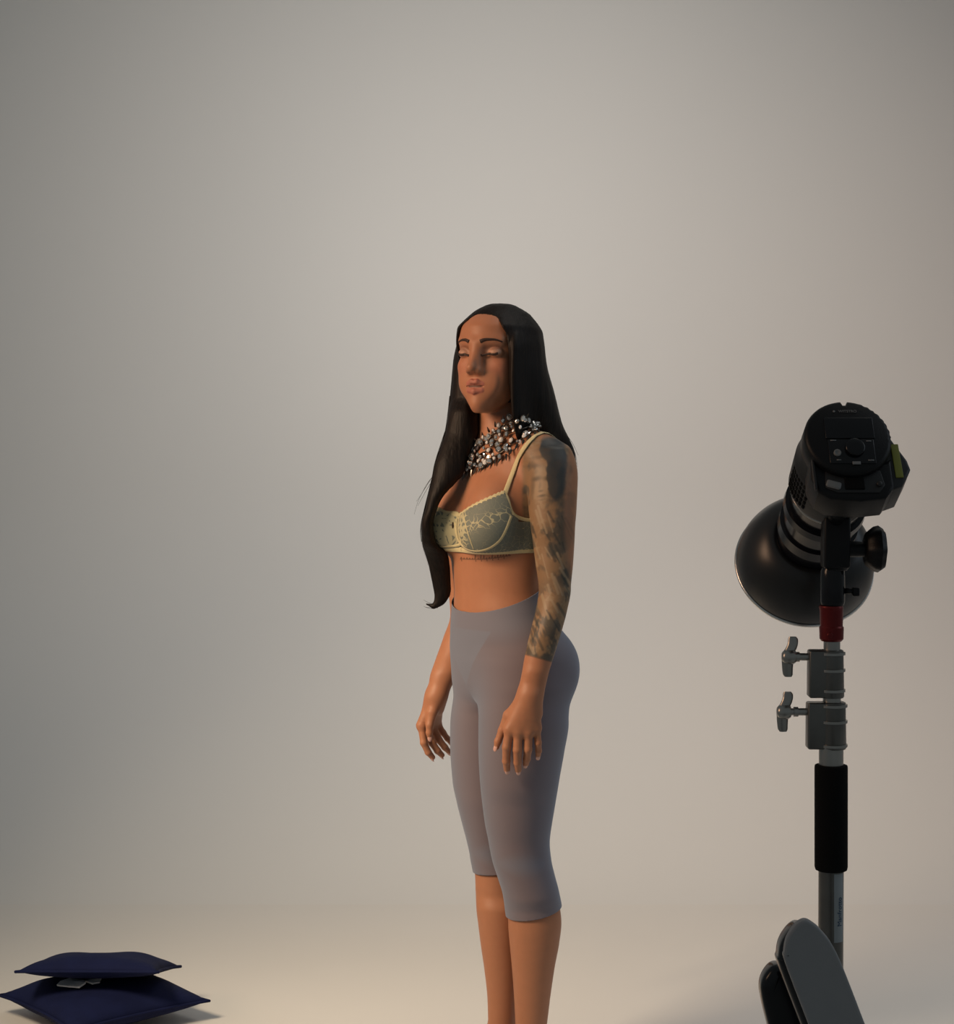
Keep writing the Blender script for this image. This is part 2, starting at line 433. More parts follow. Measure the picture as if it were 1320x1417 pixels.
torso = Loft([
    # z, cx, cy, a, bf, bb
    (0.83, PX(703), Y0, .120, .070, .090),
    (0.88, PX(702), Y0, .150, .088, .105),
    (0.93, PX(701), Y0, .152, .094, .108),
    (0.98, PX(698), Y0, .140, .094, .096),
    (1.03, PX(694), Y0, .124, .090, .082),
    (1.075, PX(691), Y0, .116, .086, .076),
    (1.12, PX(690), Y0, .120, .088, .080),
    (1.18, PX(690), Y0, .130, .094, .090),
    (1.24, PX(692), Y0, .136, .097, .096),
    (1.30, PX(693), Y0, .140, .088, .098),
    (1.35, PX(694), Y0, .132, .066, .086),
    (1.39, PX(695), Y0, .100, .052, .070),
    (1.415, PX(695), Y0, .060, .046, .058),
], AT, 0.03)
def leg_rows(tab, Ys, ka=0.97, kb=1.03):
    rows = []
    for (py, L, R), Y in zip(tab, Ys):
        c = at((L + R) / 2, py, Y); w = (R - L) / 2 / FPX * Y
        rows.append((c.z, c.x, Y, w * ka, w * kb, w * kb))
    return rows
NLEG = [(905, 672, 760), (930, 670, 772), (955, 668, 780), (1000, 665, 784), (1040, 665, 778), (1080, 667, 771), (1110, 670, 766), (1140, 674, 761), (1165, 679, 758), (1190, 684, 760),
        (1212, 691, 765), (1235, 698, 771), (1256, 701, 775), (1277, 703, 777), (1305, 705, 774), (1337, 708, 768), (1377, 711, 762), (1417, 713, 757), (1450, 714, 752), (1482, 714, 750), (1510, 712, 754)]
nY = [4.150, 4.147] + [4.145] * 4 + [4.15] * 6 + [4.16] * 9
FLEG = [(905, 645, 705), (930, 638, 712), (955, 632, 715), (1000, 626, 712), (1040, 626, 714), (1080, 629, 716), (1110, 635, 714), (1142, 643, 714), (1165, 649, 713), (1185, 653, 712),
        (1208, 657, 718), (1232, 658, 722), (1256, 659, 724), (1282, 662, 724), (1310, 665.5, 722), (1337, 669.5, 721), (1377, 674, 718), (1417, 675.5, 715), (1450, 676, 708), (1475, 676, 706), (1500, 674, 708)]
fY = [4.250, 4.252] + [4.255] * 4 + [4.25] * 6 + [4.24] * 9
legN = Loft(leg_rows(NLEG, nY), AT, 0.03)
legF = Loft(leg_rows(FLEG, fY), AT, 0.03)
def arm_rows(tab):
    rows = []
    for py, L, R, Y, b in tab:
        c = at((L + R) / 2, py, Y); w = (R - L) / 2 / FPX * Y
        rows.append((c.z, c.x, Y, w, b, b))
    return rows
armL = Loft(arm_rows([(618, 738, 788, 4.085, .030), (640, 731, 796, 4.08, .042), (675, 731, 799, 4.07, .046), (700, 731, 798, 4.065, .045), (727, 734, 796, 4.06, .044), (749, 737, 795, 4.06, .042),
    (781, 741, 793, 4.055, .039), (815, 745.5, 790, 4.05, .036), (844, 741, 785, 4.045, .038), (871, 734.5, 778, 4.035, .037), (894, 729, 771, 4.03, .033),
    (916, 724.5, 764, 4.025, .028), (931, 722, 759.5, 4.02, .024), (950, 718, 755, 4.02, .020), (968, 713, 751, 4.018, .018), (990, 704, 750, 4.018, .013)]), 0, 0.008)
armR = Loft(arm_rows([(640, 612, 662, 4.32, .040), (675, 608, 664, 4.33, .042), (727, 606, 660, 4.34, .040), (781, 612, 662, 4.37, .037),
    (815, 620, 664, 4.38, .034), (850, 623, 662, 4.38, .034), (883, 613, 652, 4.365, .032), (903, 606, 644, 4.35, .030), (931, 596, 634, 4.325, .026), (950, 592.5, 625, 4.32, .024), (966, 588, 618, 4.315, .022), (986, 588, 612, 4.322, .014)]), 0, 0.008)

# head frame
AH = math.radians(30); PH = math.radians(-4)
HC = np.array(at(687, 492, 4.175), np.float32)
RH = (Matrix.Rotation(-AH, 3, 'Z') @ Matrix.Rotation(PH, 3, 'X'))
RHn = np.array(RH, np.float32)
HS = 1.04
def toH(P): return ((P - HC) @ RHn) / HS
def HL(x, y, z): return HC + RHn @ (np.array([x, y, z], np.float32) * HS)

headloft_rows = [
    # z, cx, cy, a, bf, bb
    (-.119, 0, -.045, .018, .026, .020),
    (-.110, 0, -.035, .021, .042, .035),
    (-.095, 0, -.020, .0345, .060, .045),
    (-.075, 0, -.010, .0485, .071, .055),
    (-.050, 0, -.005, .0590, .0765, .068),
    (-.025, 0, 0, .0630, .0785, .080),
    (0.00, 0, 0.005, .0685, .0845, .085),
    (0.025, 0, 0.01, .0715, .0960, .088),
    (0.050, 0, 0.01, .0715, .0935, .088),
    (0.070, 0, 0.01, .0570, .0760, .076),
    (0.088, 0, 0.01, .034, .044, .045),
    (0.100, 0, 0.01, .014, .018, .018),
]
headL = Loft(headloft_rows, 0, 0.006)
LIPU = [(-.0275, -.0700, -.0685), (-.0160, -.0800, -.0640), (-.0055, -.0862, -.0600), (0, -.0866, -.0612), (.0055, -.0862, -.0600), (.0160, -.0800, -.0640), (.0275, -.0700, -.0685)]
LIPL = [(-.0255, -.0700, -.0700), (-.0140, -.0795, -.0768), (0, -.0850, -.0795), (.0140, -.0795, -.0768), (.0255, -.0700, -.0700)]
RU = [.0016, .0038, .0048, .0042, .0048, .0038, .0016]; RL_ = [.0016, .0048, .0060, .0048, .0016]
def chain(P, pts, rs, k):
    f = None
    for i in range(len(pts) - 1):
        d = rcone(P, pts[i], pts[i + 1], rs[i], rs[i + 1]); f = d if f is None else smin(f, d, k)
    return f
def head_local(p):
    f = headL(p)
    f = smin(f, ellip(p, (0, .016, .030), (.0725, .092, .069)), 0.02)
    for s in (-1, 1):
        f = smin(f, ellip(p, (s * .038, -.052, -.027), (.018, .018, .016)), 0.018)      # cheekbone
        f = smin(f, rcone(p, (s * .014, -.079, .0215), (s * .043, -.063, .0235), .0085, .006), 0.014)  # brow ridge
        f = smax(f, -ellip(p, (s * .0335, -.0900, -.001), (.0175, .0150, .0105)), 0.010)  # socket
        f = smin(f, ellip(p, (s * .0340, -.0630, -.0010), (.0155, .0158, .0118)), 0.0035)  # closed lid
        f = smin(f, ellip(p, (s * .073, .008, -.012), (.007, .014, .028)), 0.004)        # ear
        f = smin(f, rcone(p, (s * .043, .005, -.064), (s * .018, -.048, -.098), .011, .009), 0.02)  # jaw line
    # nose
    f = smin(f, chain(p, [(0, -.0835, .012), (0, -.0905, -.010), (0, -.1010, -.030)], [.0070, .0064, .0074], 0.004), 0.018)
    for s in (-1, 1): f = smin(f, rcone(p, (s * .0035, -.0815, .002), (s * .0080, -.0880, -.033), .0058, .0072), .012)
    f = smin(f, ellip(p, (0, -.1015, -.0345), (.0092, .0090, .0080)), 0.006)
    for s in (-1, 1):
        f = smin(f, ellip(p, (s * .0112, -.0895, -.0385), (.0062, .0088, .0060)), 0.006)
        f = smax(f, -ellip(p, (s * .0058, -.0965, -.0455), (.0032, .0050, .0036)), 0.002)
    for s in (-1, 1): f = smin(f, ellip(p, (s * .036, -.040, -.058), (.0175, .025, .025)), .020)
    f = smin(f, ellip(p, (0, -.0660, -.066), (.034, .0110, .026)), 0.024)               # mouth mound
    f = smin(f, chain(p, LIPU, RU, .002), 0.0025)
    f = smin(f, chain(p, LIPL, RL_, .002), 0.0025)
    f = smax(f, -rcone(p, (-.0125, -.0880, -.0692), (.0125, -.0880, -.0692), .0022, .0022), 0.0012)
    f = smax(f, -rcone(p, (-.0125, -.0875, -.0692), (-.021, -.0790, -.0692), .0018, .0008), 0.0012)
    f = smax(f, -rcone(p, (.0125, -.0875, -.0692), (.021, -.0790, -.0692), .0018, .0008), 0.0012)
    f = smin(f, ellip(p, (0, -.0650, -.104), (.014, .015, .013)), 0.014)              # chin
    return f
def A3(px, py, Y): return np.array(at(px, py, Y), np.float32)
NECKB = A3(697, 640, 4.22); NECKT = A3(693, 560, 4.205)
# hands: metacarpals and fingers, [(px,py,Y)...], radii
YH = 4.012
HANDN = dict(wrist=(733, 962, YH + .004), k=0.008,
    fingers=[
        ([(705.0, 1009, YH), (701.0, 1034, YH - .002), (700.5, 1053, YH + .008), (701.5, 1065, YH + .020)], [.0098, .0089, .0081, .0067]),
        ([(717.0, 1012, YH - .003), (715.8, 1038, YH - .005), (716.0, 1055, YH + .006), (717.0, 1066, YH + .019)], [.0098, .0089, .0081, .0067]),
        ([(730.5, 1013, YH - .001), (730.5, 1037, YH - .002), (729.0, 1050, YH + .010), (727.5, 1057, YH + .022)], [.0094, .0084, .0076, .0064]),
        ([(742.0, 1007, YH + .004), (744.6, 1028, YH + .004), (745.2, 1039, YH + .013), (744.5, 1046, YH + .022)], [.0082, .0070, .0064, .0054])],
    thumb=([(722, 972, YH + .010), (704, 990, YH + .016), (695, 1011, YH + .020), (689, 1026, YH + .020), (687, 1034, YH + .020)], [.013, .0115, .0085, .0072, .0056]))
YF = 4.305
HANDF = dict(wrist=(604, 962, YF + .014), k=0.008,
    fingers=[
        ([(583.5, 1004, YF + .008), (586.5, 1028, YF + .000), (592.5, 1041, YF + .004), (598.5, 1048, YF + .010)], [.0090, .0080, .0072, .0060]),
        ([(589.5, 1007, YF + .026), (598.0, 1028, YF + .020), (605.5, 1039, YF + .022), (611.5, 1045, YF + .028)], [.0090, .0080, .0072, .0060]),
        ([(597.0, 1005, YF + .043), (607.5, 1024, YF + .040), (615.5, 1034, YF + .042), (621.0, 1040, YF + .047)], [.0088, .0078, .0070, .0058]),
        ([(604.0, 1000, YF + .058), (613.0, 1014, YF + .058), (619.0, 1022, YF + .060), (624.0, 1028, YF + .063)], [.0080, .0070, .0062, .0052])],
    thumb=([(604, 968, YF + .006), (598, 986, YF - .006), (594.5, 1003, YF - .012), (594.0, 1014, YF - .012), (594.5, 1020, YF - .011)], [.013, .0115, .0085, .0072, .0058]))
def hand(P, H):
    w = A3(*H['wrist']); f = None
    for pts, rs in H['fingers']:
        q = [A3(*p) for p in pts]
        m = rcone(P, w, q[0], .017, rs[0] + .0035)
        f = m if f is None else smin(f, m, .012)
    fl = [chain(P, [A3(*p) for p in pts], rs, .003) for pts, rs in H['fingers']]
    ff = fl[0]
    for x in fl[1:]: ff = smin(ff, x, .0012)
    f = smin(f, ff, .006)
    pts, rs = H['thumb']
    f = smin(f, chain(P, [A3(*p) for p in pts], rs, .004), .006)
    return f
def boxed(P, lo, hi, fn, pad=0.03):
    lo = np.asarray(lo); hi = np.asarray(hi)
    d = np.maximum(np.maximum(lo - P, P - hi), 0); d = np.sqrt((d * d).sum(1))
    out = (d + pad).astype(np.float32); m = d <= 0
    if m.any(): out[m] = fn(P[m])
    return out
def bb(pts, r=.05):
    a = np.array(pts); return a.min(0) - r, a.max(0) + r
def hand_bb(H):
    pts = [A3(*H['wrist'])] + [A3(*p) for f in H['fingers'] for p in f[0]] + [A3(*p) for p in H['thumb'][0]]
    return bb(pts, .035)
bbN, bbF = hand_bb(HANDN), hand_bb(HANDF)
hlo, hhi = HC - .17, HC + .17

ANK_N = at(732, 1495, 4.16); ANK_F = at(690, 1486, 4.24)
FD = np.array([-sT, -cT, 0], np.float32)
def foot(P, ank, heel_z=0):
    a = np.array(ank, np.float32); a[2] = 0
    side = np.array([cT, -sT, 0], np.float32)
    h = a - FD * .022 + (0, 0, .030); m = a + FD * .06 + (0, 0, .028); t = a + FD * .135 + (0, 0, .020)
    f = smin(rcone(P, h, m, .030, .030), rcone(P, m, t, .032, .022), .02)
    f = smin(f, rcone(P, a + np.array((0, 0, .085), np.float32), m + np.array((0, 0, .01), np.float32), .032, .024), .02)
    for i, o in enumerate((-.026, -.012, .001, .013, .024)):
        o2 = -o if ank is ANK_F else o
        b = a + FD * (.135) + side * (o2) + (0, 0, .016); L = (.045, .042, .036, .030, .022)[i]
        f = smin(f, rcone(P, b, b + FD * L + (0, 0, -.005), .011 if i == 0 else .0085, .009 if i == 0 else .0070), .004)
    return smax(f, -P[:, 2] + 0.0005, .004)

def f_torso(P):
    f = torso(P)
    xl, yl = toT(P)
    L = np.stack([xl, yl, P[:, 2]], 1)
    for s in (-1, 1):
        f = smin(f, ellip(L, (s * .068 + .020, .064, .905), (.072, .066, .080)), .03)        # seat
        f = smin(f, ellip(L, (s * .067, -.074, 1.205), (.056, .053, .052)), .030)     # bust
        f = smin(f, ellip(L, (s * .070, -.060, 1.235), (.055, .050, .070)), .03)
        f = smin(f, rcone(L, (s * .035, .028, 1.428), (s * .125, .012, 1.374), .028, .024), .028)   # trapezius
        f = smin(f, rcone(L, (s * .020, -.050, 1.362), (s * .130, -.022, 1.374), .0070, .0065), .016)  # collarbone
        f = smin(f, ellip(L, (s * .085, .07, 1.28), (.05, .035, .09)), .03)           # shoulder blade
    f = smax(f, -rcone(L, (0.0, -.112, 1.17), (0.0, -.100, 1.04), .008, .006), .022)  # midline
    return f
def f_lower(P):
    z = P[:, 2]
    lg = smin(legN(P), legF(P), .003)
    fn = smin(lg, boxed(P, (-.35, 3.7, -.02), (.45, 4.7, .15), lambda q: smin(foot(q, ANK_N), foot(q, ANK_F), .003)), .02)
    return fn
def f_core(P):
    return smin(f_torso(P), f_lower(P), .030)
def f_arms(P):
    a = smin(armL(P), rcone(P, A3(758, 634, 4.105), A3(764, 655, 4.085), .042, .045), .02)
    a = np.minimum(a, smin(armR(P), rcone(P, A3(640, 640, 4.31), A3(636, 655, 4.32), .040, .042), .02))
    h = np.minimum(boxed(P, *bbN, lambda q: hand(q, HANDN)), boxed(P, *bbF, lambda q: hand(q, HANDF)))
    return smin(a, h, .013)
def f_head(P):
    return boxed(P, hlo, hhi, lambda q: head_local(toH(q)) * HS)
def f_body(P):
    P = np.asarray(P, np.float32); z = P[:, 2]
    k = .002 + .036 * np.clip((z - 1.27) / .08, 0, 1)
    core = f_core(P)
    nk = rcone(P, NECKB, NECKT, .058, .050)
    core = smin(core, nk, .030)
    f = smin(core, f_arms(P), k)
    f = smin(f, f_head(P), .012)
    return f

import time; T0 = time.time()
BV, BQ = surface_nets(f_body, (-.20, 3.90, -.012), (.38, 4.52, 1.70), 0.0024)
BV = relax(f_body, BV, 2)
# finer head: subdivide the quads of face once and re-project
def subdivide(V, Q, sel):
    """all-quads split of selected faces; neighbours get n-gons fixed by triangles"""
    me = mesh_from(V, Q); bm = bmesh.new(); bm.from_mesh(me); bpy.data.meshes.remove(me)
    bm.faces.ensure_lookup_table()
    idx = np.nonzero(sel)[0]
    es = list({e for i in idx for e in bm.faces[i].edges})
    bmesh.ops.subdivide_edges(bm, edges=es, cuts=1, use_grid_fill=True)
    bmesh.ops.triangulate(bm, faces=[f for f in bm.faces])
    V = np.array([v.co[:] for v in bm.verts], np.float32); T = np.array([[v.index for v in f.verts] for f in bm.faces], np.int64)
    bm.free(); return V, T
cen = BV[BQ].mean(1); ch = toH(cen)
sel = (ch[:, 1] < 0.0) & (np.abs(ch[:, 0]) < .08) & (ch[:, 2] > -.13) & (ch[:, 2] < .09)
hd = (cen[:, 2] < .90) & (cen[:, 2] > .6) & (((cen >= bbN[0]) & (cen <= bbN[1])).all(1) | ((cen >= bbF[0]) & (cen <= bbF[1])).all(1)) & (f_arms(cen) < .003)
uc, vc = project(cen)
tat = (uc > 722) & (vc > 598) & (vc < 922) & (armL(cen) < .012) & (cen[:, 1] < 4.10)
tat |= (uc > 630) & (uc < 712) & (vc > 758) & (vc < 784) & (cen[:, 1] < 4.16)
BV, BT = subdivide(BV, BQ, sel | hd | tat)
BV = relax(f_body, BV, 2)
print('body', len(BV), time.time() - T0)

# ---- skin tone attribute
SK = np.array((0.405, 0.180, 0.098), np.float32)
def fbm(P, seed, fr):
    r = np.random.RandomState(seed); v = 0; amp = 1
    for o in range(4):
        for _ in range(3):
            d = r.randn(3); d /= np.linalg.norm(d)
            v = v + amp * np.sin(P @ (d * fr) + r.rand() * 6.28 + 0.8 * (v if o else 0))
        fr *= 1.9; amp *= .6
    return v / 4.5
def mixc(col, c, w): return col * (1 - w[:, None]) + np.array(c, np.float32) * w[:, None]
def sst(x, a, b): t = np.clip((x - a) / (b - a), 0, 1); return t * t * (3 - 2 * t)
def tone_attr(V):
    col = np.tile(SK, (len(V), 1)); h = toH(V)
    # lips
    inh = (np.abs(h) < .14).all(1)
    lu = np.minimum(chain(h, LIPU, RU, .002), chain(h, LIPL, RL_, .002))
    col = mixc(col, (.42, .150, .115), (1 - sst(lu, .0006, .0022)) * inh * .75)
    gap = rcone(h, (-.018, -.085, -.0692), (.018, -.085, -.0692), .0022, .0022)
    col = mixc(col, (.05, .012, .010), (1 - sst(gap, -.0005, .0008)) * inh * .8)
    for s in (-1, 1):
        lid = ellip(h, (s * .0340, -.075, .001), (.0155, .02, .0085))
        col = mixc(col, (.50, .33, .25), (1 - sst(lid, -.003, .003)) * inh * .6)
        cre = ellip(h, (s * .0345, -.077, .0085), (.018, .02, .0035))
        col = mixc(col, (.20, .085, .05), (1 - sst(cre, -.001, .004)) * inh * .5)
        ch_ = ellip(h, (s * .045, -.06, -.030), (.022, .03, .014))
        col = mixc(col, (.46, .17, .11), (1 - sst(ch_, -.006, .01)) * inh * .35)
        # parting scalp handled by hair
    # sleeve tattoo on her left arm
    u, v = project(V)
    fa = np.minimum(armL(V), rcone(V, A3(758, 634, 4.105), A3(764, 655, 4.085), .042, .045)); onarm = (fa < .016) & (V[:, 1] < 4.16) & (u > 714)
    t = fbm(V, 3, 60.0); t2 = fbm(V, 8, 150.0); t3 = fbm(V, 21, 260.0)
    st = fbm(np.stack([V[:, 0] * 2.6 + V[:, 2] * 1.5, V[:, 1] * 2.0, V[:, 2] * .7], 1), 5, 90.0) + .4 * t2
    dark = sst(t + .6 * t2, -.25, .5)
    fore = sst(v, 790, 840)
    ink = np.clip(dark * (1 - fore) + sst(st, -.1, .35) * fore, 0, 1)
    edge = 906 + (u - 728) * .28
    reg = (1 - sst(v, edge - 1.2, edge)) * sst(u, 720, 726) * sst(v, 598, 612)
    gap = sst(ellip2(u, v, 793, 710, 11, 80), -.2, .5)      # bare skin at the back of the upper arm
    reg = reg * (0.30 + 0.70 * gap) * onarm
    base = mixc(col, (.20, .145, .080), reg * .78)
    base = mixc(base, (.34, .25, .15), reg * sst(t3 + t2, .1, .9) * .45)
    base = mixc(base, (.050, .055, .053), reg * ink * .75)
    hp = 1 - sst(ellip2(u + 3 * t2, v + 6 * t, 770, 650, 15, 44), -.10, .10)
    hp = np.maximum(hp, 1 - sst(ellip2(u + 3 * t2, v, 764, 622, 17, 17), -.1, .15))
    base = mixc(base, (.026, .036, .044), reg * hp * .88)
    u0, v0 = u, v; u = u + .07 * (v0 - 660) + 1.2 * t2; v = v + .12 * (u0 - 750) + 1.2 * t
    fc = 1 - sst(ellip2(u, v, 750, 668, 12, 25), -.35, .3)
    base = mixc(base, (.33, .24, .15), reg * fc * .75 * (1 - hp))
    for (cx_, cy_, rx, ry, w) in [(743, 661, 5.5, 3.0, .75), (757, 662.5, 5, 2.8, .75), (747.5, 671, 1.6, 6, .30), (749.5, 678.5, 2.8, 1.4, .5), (752, 685.5, 5.0, 1.7, .7), (752.5, 691, 3.6, 1.3, .35), (738, 672, 2.5, 15, .4), (762, 680, 3, 9, .4),
                              (737, 643, 12, 3.0, .35), (744, 632, 14, 2.2, .35), (750, 622, 12, 2.2, .3), (790, 655, 2.2, 5, .8), (787, 688, 5, 2, .5)]:
        base = mixc(base, (.055, .048, .036), reg * w * (1 - sst(ellip2(u, v, cx_, cy_, rx, ry), -.9, .9)))
    u, v = u0, v0
    for k in range(46):          # feathered strokes down the arm
        rk = np.random.RandomState(100 + k); x0 = rk.uniform(728, 786); y0 = rk.uniform(700, 892); L_ = rk.uniform(10, 34); sl = rk.uniform(.25, .65)
        r_ = rk.uniform(.8, 2.2); tone_ = (.045, .047, .042) if rk.rand() < .68 else (.33, .25, .16)
        dd = segd(u, v, x0, y0, x0 + L_ * sl, y0 + L_) - r_
        base = mixc(base, tone_, reg * .62 * (1 - sst(dd, -1.0, 1.0)))
    # border line at the cuff of the tattoo
    ln = 1 - sst(np.abs(v - edge), .4, 1.4)
    base = mixc(base, (.085, .07, .05), ln * onarm * sst(u, 722, 726) * .6)
    # script under the bra
    fr = (fa > .02) & (V[:, 1] < 4.2)
    for x0, y0, x1, y1, r_ in SCRIPT:
        dd = segd(u, v, x0, y0, x1, y1) - r_
        base = mixc(base, (.05, .032, .026), fr * .8 * (1 - sst(dd, -.3, .7)))
    return base
def ellip2(u, v, cx, cy, rx, ry): return np.sqrt(((u - cx) / rx) ** 2 + ((v - cy) / ry) ** 2) - 1
def segd(u, v, x0, y0, x1, y1):
    dx, dy = x1 - x0, y1 - y0; t = np.clip(((u - x0) * dx + (v - y0) * dy) / (dx * dx + dy * dy + 1e-9), 0, 1)
    return np.hypot(u - x0 - t * dx, v - y0 - t * dy)
_r = random.Random(4); SCRIPT = []
for i in range(18):
    x = 637 + i * 3.9; yb = 773.5 + 3.0 * math.sin((x - 634) / 72 * math.pi) - (x - 634) * .07
    a = _r.choice([1.8, 2.4, 5.0, 2.2, 6.0]); b = _r.choice([0, 0, 2.5, 0])
    SCRIPT.append((x, yb, x + 1.3, yb - a, .35)); SCRIPT.append((x + 1.3, yb - a, x + 1.9, yb + b, .35)); SCRIPT.append((x + 1.9, yb, x + 3.4, yb - .8, .12))

tone = tone_attr(BV)
Wb = at(712, 1500, 4.20)
PORG = Vector((Wb.x, 4.19, 0.0))
body_me = mesh_from(BV, BT)
ca = body_me.color_attributes.new('tone', 'FLOAT_COLOR', 'POINT')
ca.data.foreach_set('color', np.concatenate([tone, np.ones((len(tone), 1), np.float32)], 1).ravel().astype(np.float32))
bvh = BVHTree.FromPolygons([Vector(v) for v in BV.tolist()], BT.tolist())
body_me.transform(Matrix.Translation(-PORG))
person = link('person', body_me, None, M['skin']); person.location = PORG
tag(person, 'person with long dark hair standing eyes closed in pale yellow bra and grey leggings', 'person')

# normals of body vertices
def gnorm(fun, V):
    g = grad(fun, V); return g / (np.sqrt((g * g).sum(1))[:, None] + 1e-9)

# ---- leggings
u_, v_ = project(BV); xl, yl = toT(BV); core = f_core(BV); arms = f_arms(BV)
zw = 1.066 + .46 * np.clip(yl, -.10, .08)
dN, dF = legN(BV), legF(BV)
zh = np.where(dN < dF, .381 + .20 * np.clip(yl, -.1, .1) , .4545 + .12 * np.clip(yl, -.1, .1))
g = np.minimum(zw - BV[:, 2], BV[:, 2] - zh)
g = np.minimum(g, (arms - core) * 1.0 - .001)
LV, LT, _ = clip_quads(BV, BT, g.astype(np.float32))
ln = gnorm(f_core, LV); LV = (LV + ln * .0028).astype(np.float32)
me = mesh_from(LV, LT)
xl, yl = toT(LV); z = LV[:, 2]
px_, py_ = project(LV)
dense = np.zeros(len(LV))
frontp = (yl < .01)
vee = sst((z - .868) - np.abs(xl + .012) * 1.35, -.006, .004) * (1 - sst(z, .99, 1.0)) * frontp
dense = np.maximum(dense, .72 * vee)
zw2 = 1.066 + .46 * np.clip(yl, -.10, .08)
dense = np.maximum(dense, .5 * sst(z, zw2 - .10, zw2 - .03))
dense = np.maximum(dense, .45 * np.exp(-((z - .500) / .022) ** 2))
a = me.attributes.new('dense', 'FLOAT', 'POINT'); a.data.foreach_set('value', dense.astype(np.float32))
leggings = link('leggings', me, person, M['leggings'])
md = leggings.modifiers.new('solid', 'SOLIDIFY'); md.thickness = .0016; md.offset = 1

# ---- bra: everything drawn on her left half and mirrored across the chest
def raypx(px, py):
    d = Vector(at(px, py, 1.0)) - Vector((0, 0, CAMH)); d.normalize()
    r = bvh.ray_cast(Vector((0, 0, CAMH)), d)
    return r[0], r[1]
def mirror(V):
    V = np.asarray(V, np.float32).reshape(-1, 3); a, b = toT(V)
    return np.stack([OX - a * cT + b * sT, Y0 + a * sT + b * cT, V[:, 2]], 1)
def snap(p, off):
    r = bvh.find_nearest(Vector(p)); return r[0] + r[1] * off, r[1]
def px_line(pts, n=6, off=.003):
    P = smoothpoly(pts, n, False); out = []; nn = []
    for p in P:
        q, m = raypx(*p)
        if q is None: continue
        out.append(q + m * off); nn.append(m)
    return out, nn
def mirror_line(L, off):
    out = []; nn = []
    for p in mirror([tuple(x) for x in L[0]]):
        q, m = snap(p, off); out.append(q); nn.append(m)
    return out, nn
mV = BV.copy(); a_, b_ = toT(BV); neg = a_ < 0; mV[neg] = mirror(BV[neg])
mu, mv = project(mV); mxl = np.abs(a_)
def poly_sd(u, v, poly):
    poly = np.array(poly, float); n = len(poly); inside = np.zeros(len(u), bool); d = np.full(len(u), 1e9)
    for i in range(n):
        x0, y0 = poly[i]; x1, y1 = poly[(i + 1) % n]
        d = np.minimum(d, segd(u, v, x0, y0, x1, y1))
        if y0 != y1:
            c = ((y0 > v) != (y1 > v)) & (u < (x1 - x0) * (v - y0) / (y1 - y0) + x0); inside ^= c
    return np.where(inside, d, -d)
TOPE = [(628, 729), (631, 722), (639, 713), (654, 703), (670, 695), (686, 688), (698, 683)]
SIDE = [(698, 683), (702, 692), (706, 706), (712, 714), (722, 718), (733, 720)]
WIRE = [(631, 724), (632.5, 735), (637, 748), (645, 756), (656, 760), (668, 759.5), (680, 755), (691, 746), (699, 732), (706, 714)]
cup_poly = [tuple(p) for p in smoothpoly(TOPE, 4, False)] + [(703, 697), (706, 706)] + [tuple(p) for p in smoothpoly(list(reversed(WIRE)), 4, False)]
front = (b_ < .0) & (arms > core) & (BV[:, 2] > 1.05) & (BV[:, 2] < 1.40)
cupsd = np.where(front, poly_sd(mu, mv, cup_poly), -50)
strap3, strapn = raypx(733, 720)
bot3, _ = raypx(700, 760)
zt_back = at(733, 720, 4.12).z; zb_back = at(700, 761, 4.10).z
wing_poly = [(626, 730), (631, 726), (632.5, 735), (637, 748), (645, 756), (656, 760), (668, 759.5), (680, 755), (691, 746), (699, 732), (706, 712), (712, 714), (722, 718), (760, 722), (760, 758), (700, 761.5), (676, 763), (656, 762.5), (642, 757), (636, 750), (626, 750)]
wing_f = poly_sd(mu, mv, wing_poly) * .0015
wing_b = np.minimum(zt_back - BV[:, 2], BV[:, 2] - zb_back)
wsd = np.where(b_ < -.045, wing_f, wing_b)
wsd = np.where((arms > core) & (BV[:, 2] > 1.05) & (BV[:, 2] < 1.35), wsd, -.05)
bra = None
def patch(name, sd, off, parent, m, lace):
    V, T, ex = clip_quads(BV, BT, sd.astype(np.float32), extra=[lace.astype(np.float32)])
    if len(T) == 0: return None
    nn = gnorm(f_body, V); V = (V + nn * off).astype(np.float32)
    me = mesh_from(V, T); a = me.attributes.new('lace', 'FLOAT', 'POINT'); a.data.foreach_set('value', ex[0])
    o = link(name, me, parent, m); md = o.modifiers.new('solid', 'SOLIDIFY'); md.thickness = .0015; md.offset = 1
    return o
lace_d = np.full(len(BV), .7)
# denser embroidery: inner corner of the cup and a band through its middle
inner = 1 - sst(mu, 640, 652)
midb = np.exp(-((mv - (722 - (mu - 668) * .35)) / 7.0) ** 2)
lace_d = np.clip(.05 + 1.9 * inner + .8 * midb, 0, 2.2)
bra = patch('bra', wsd, .0030, person, M['lace'], np.full(len(BV), .10))
tag(bra, 'pale yellow lace bra')
cupL = patch('cup', np.where(a_ >= 0, cupsd, -50.) * .0015, .0034, bra, M['lace'], lace_d)
cupR = patch('cup', np.where(a_ < 0, cupsd, -50.) * .0015, .0034, bra, M['lace'], lace_d)
def ribbon(name, L, w, h, parent, m, scallop=0.0):
    bm = bmesh.new(); rs = [1.0 + scallop * math.sin(i * 2.1) for i in range(len(L[0]))]
    tube(bm, L[0], rs, 8, flat=(w, h), normals=L[1]); return link(name, bm_mesh(bm), parent, m)
STRAP = [(696, 690), (703, 672), (711, 652), (719, 632), (729, 616), (741, 604)]
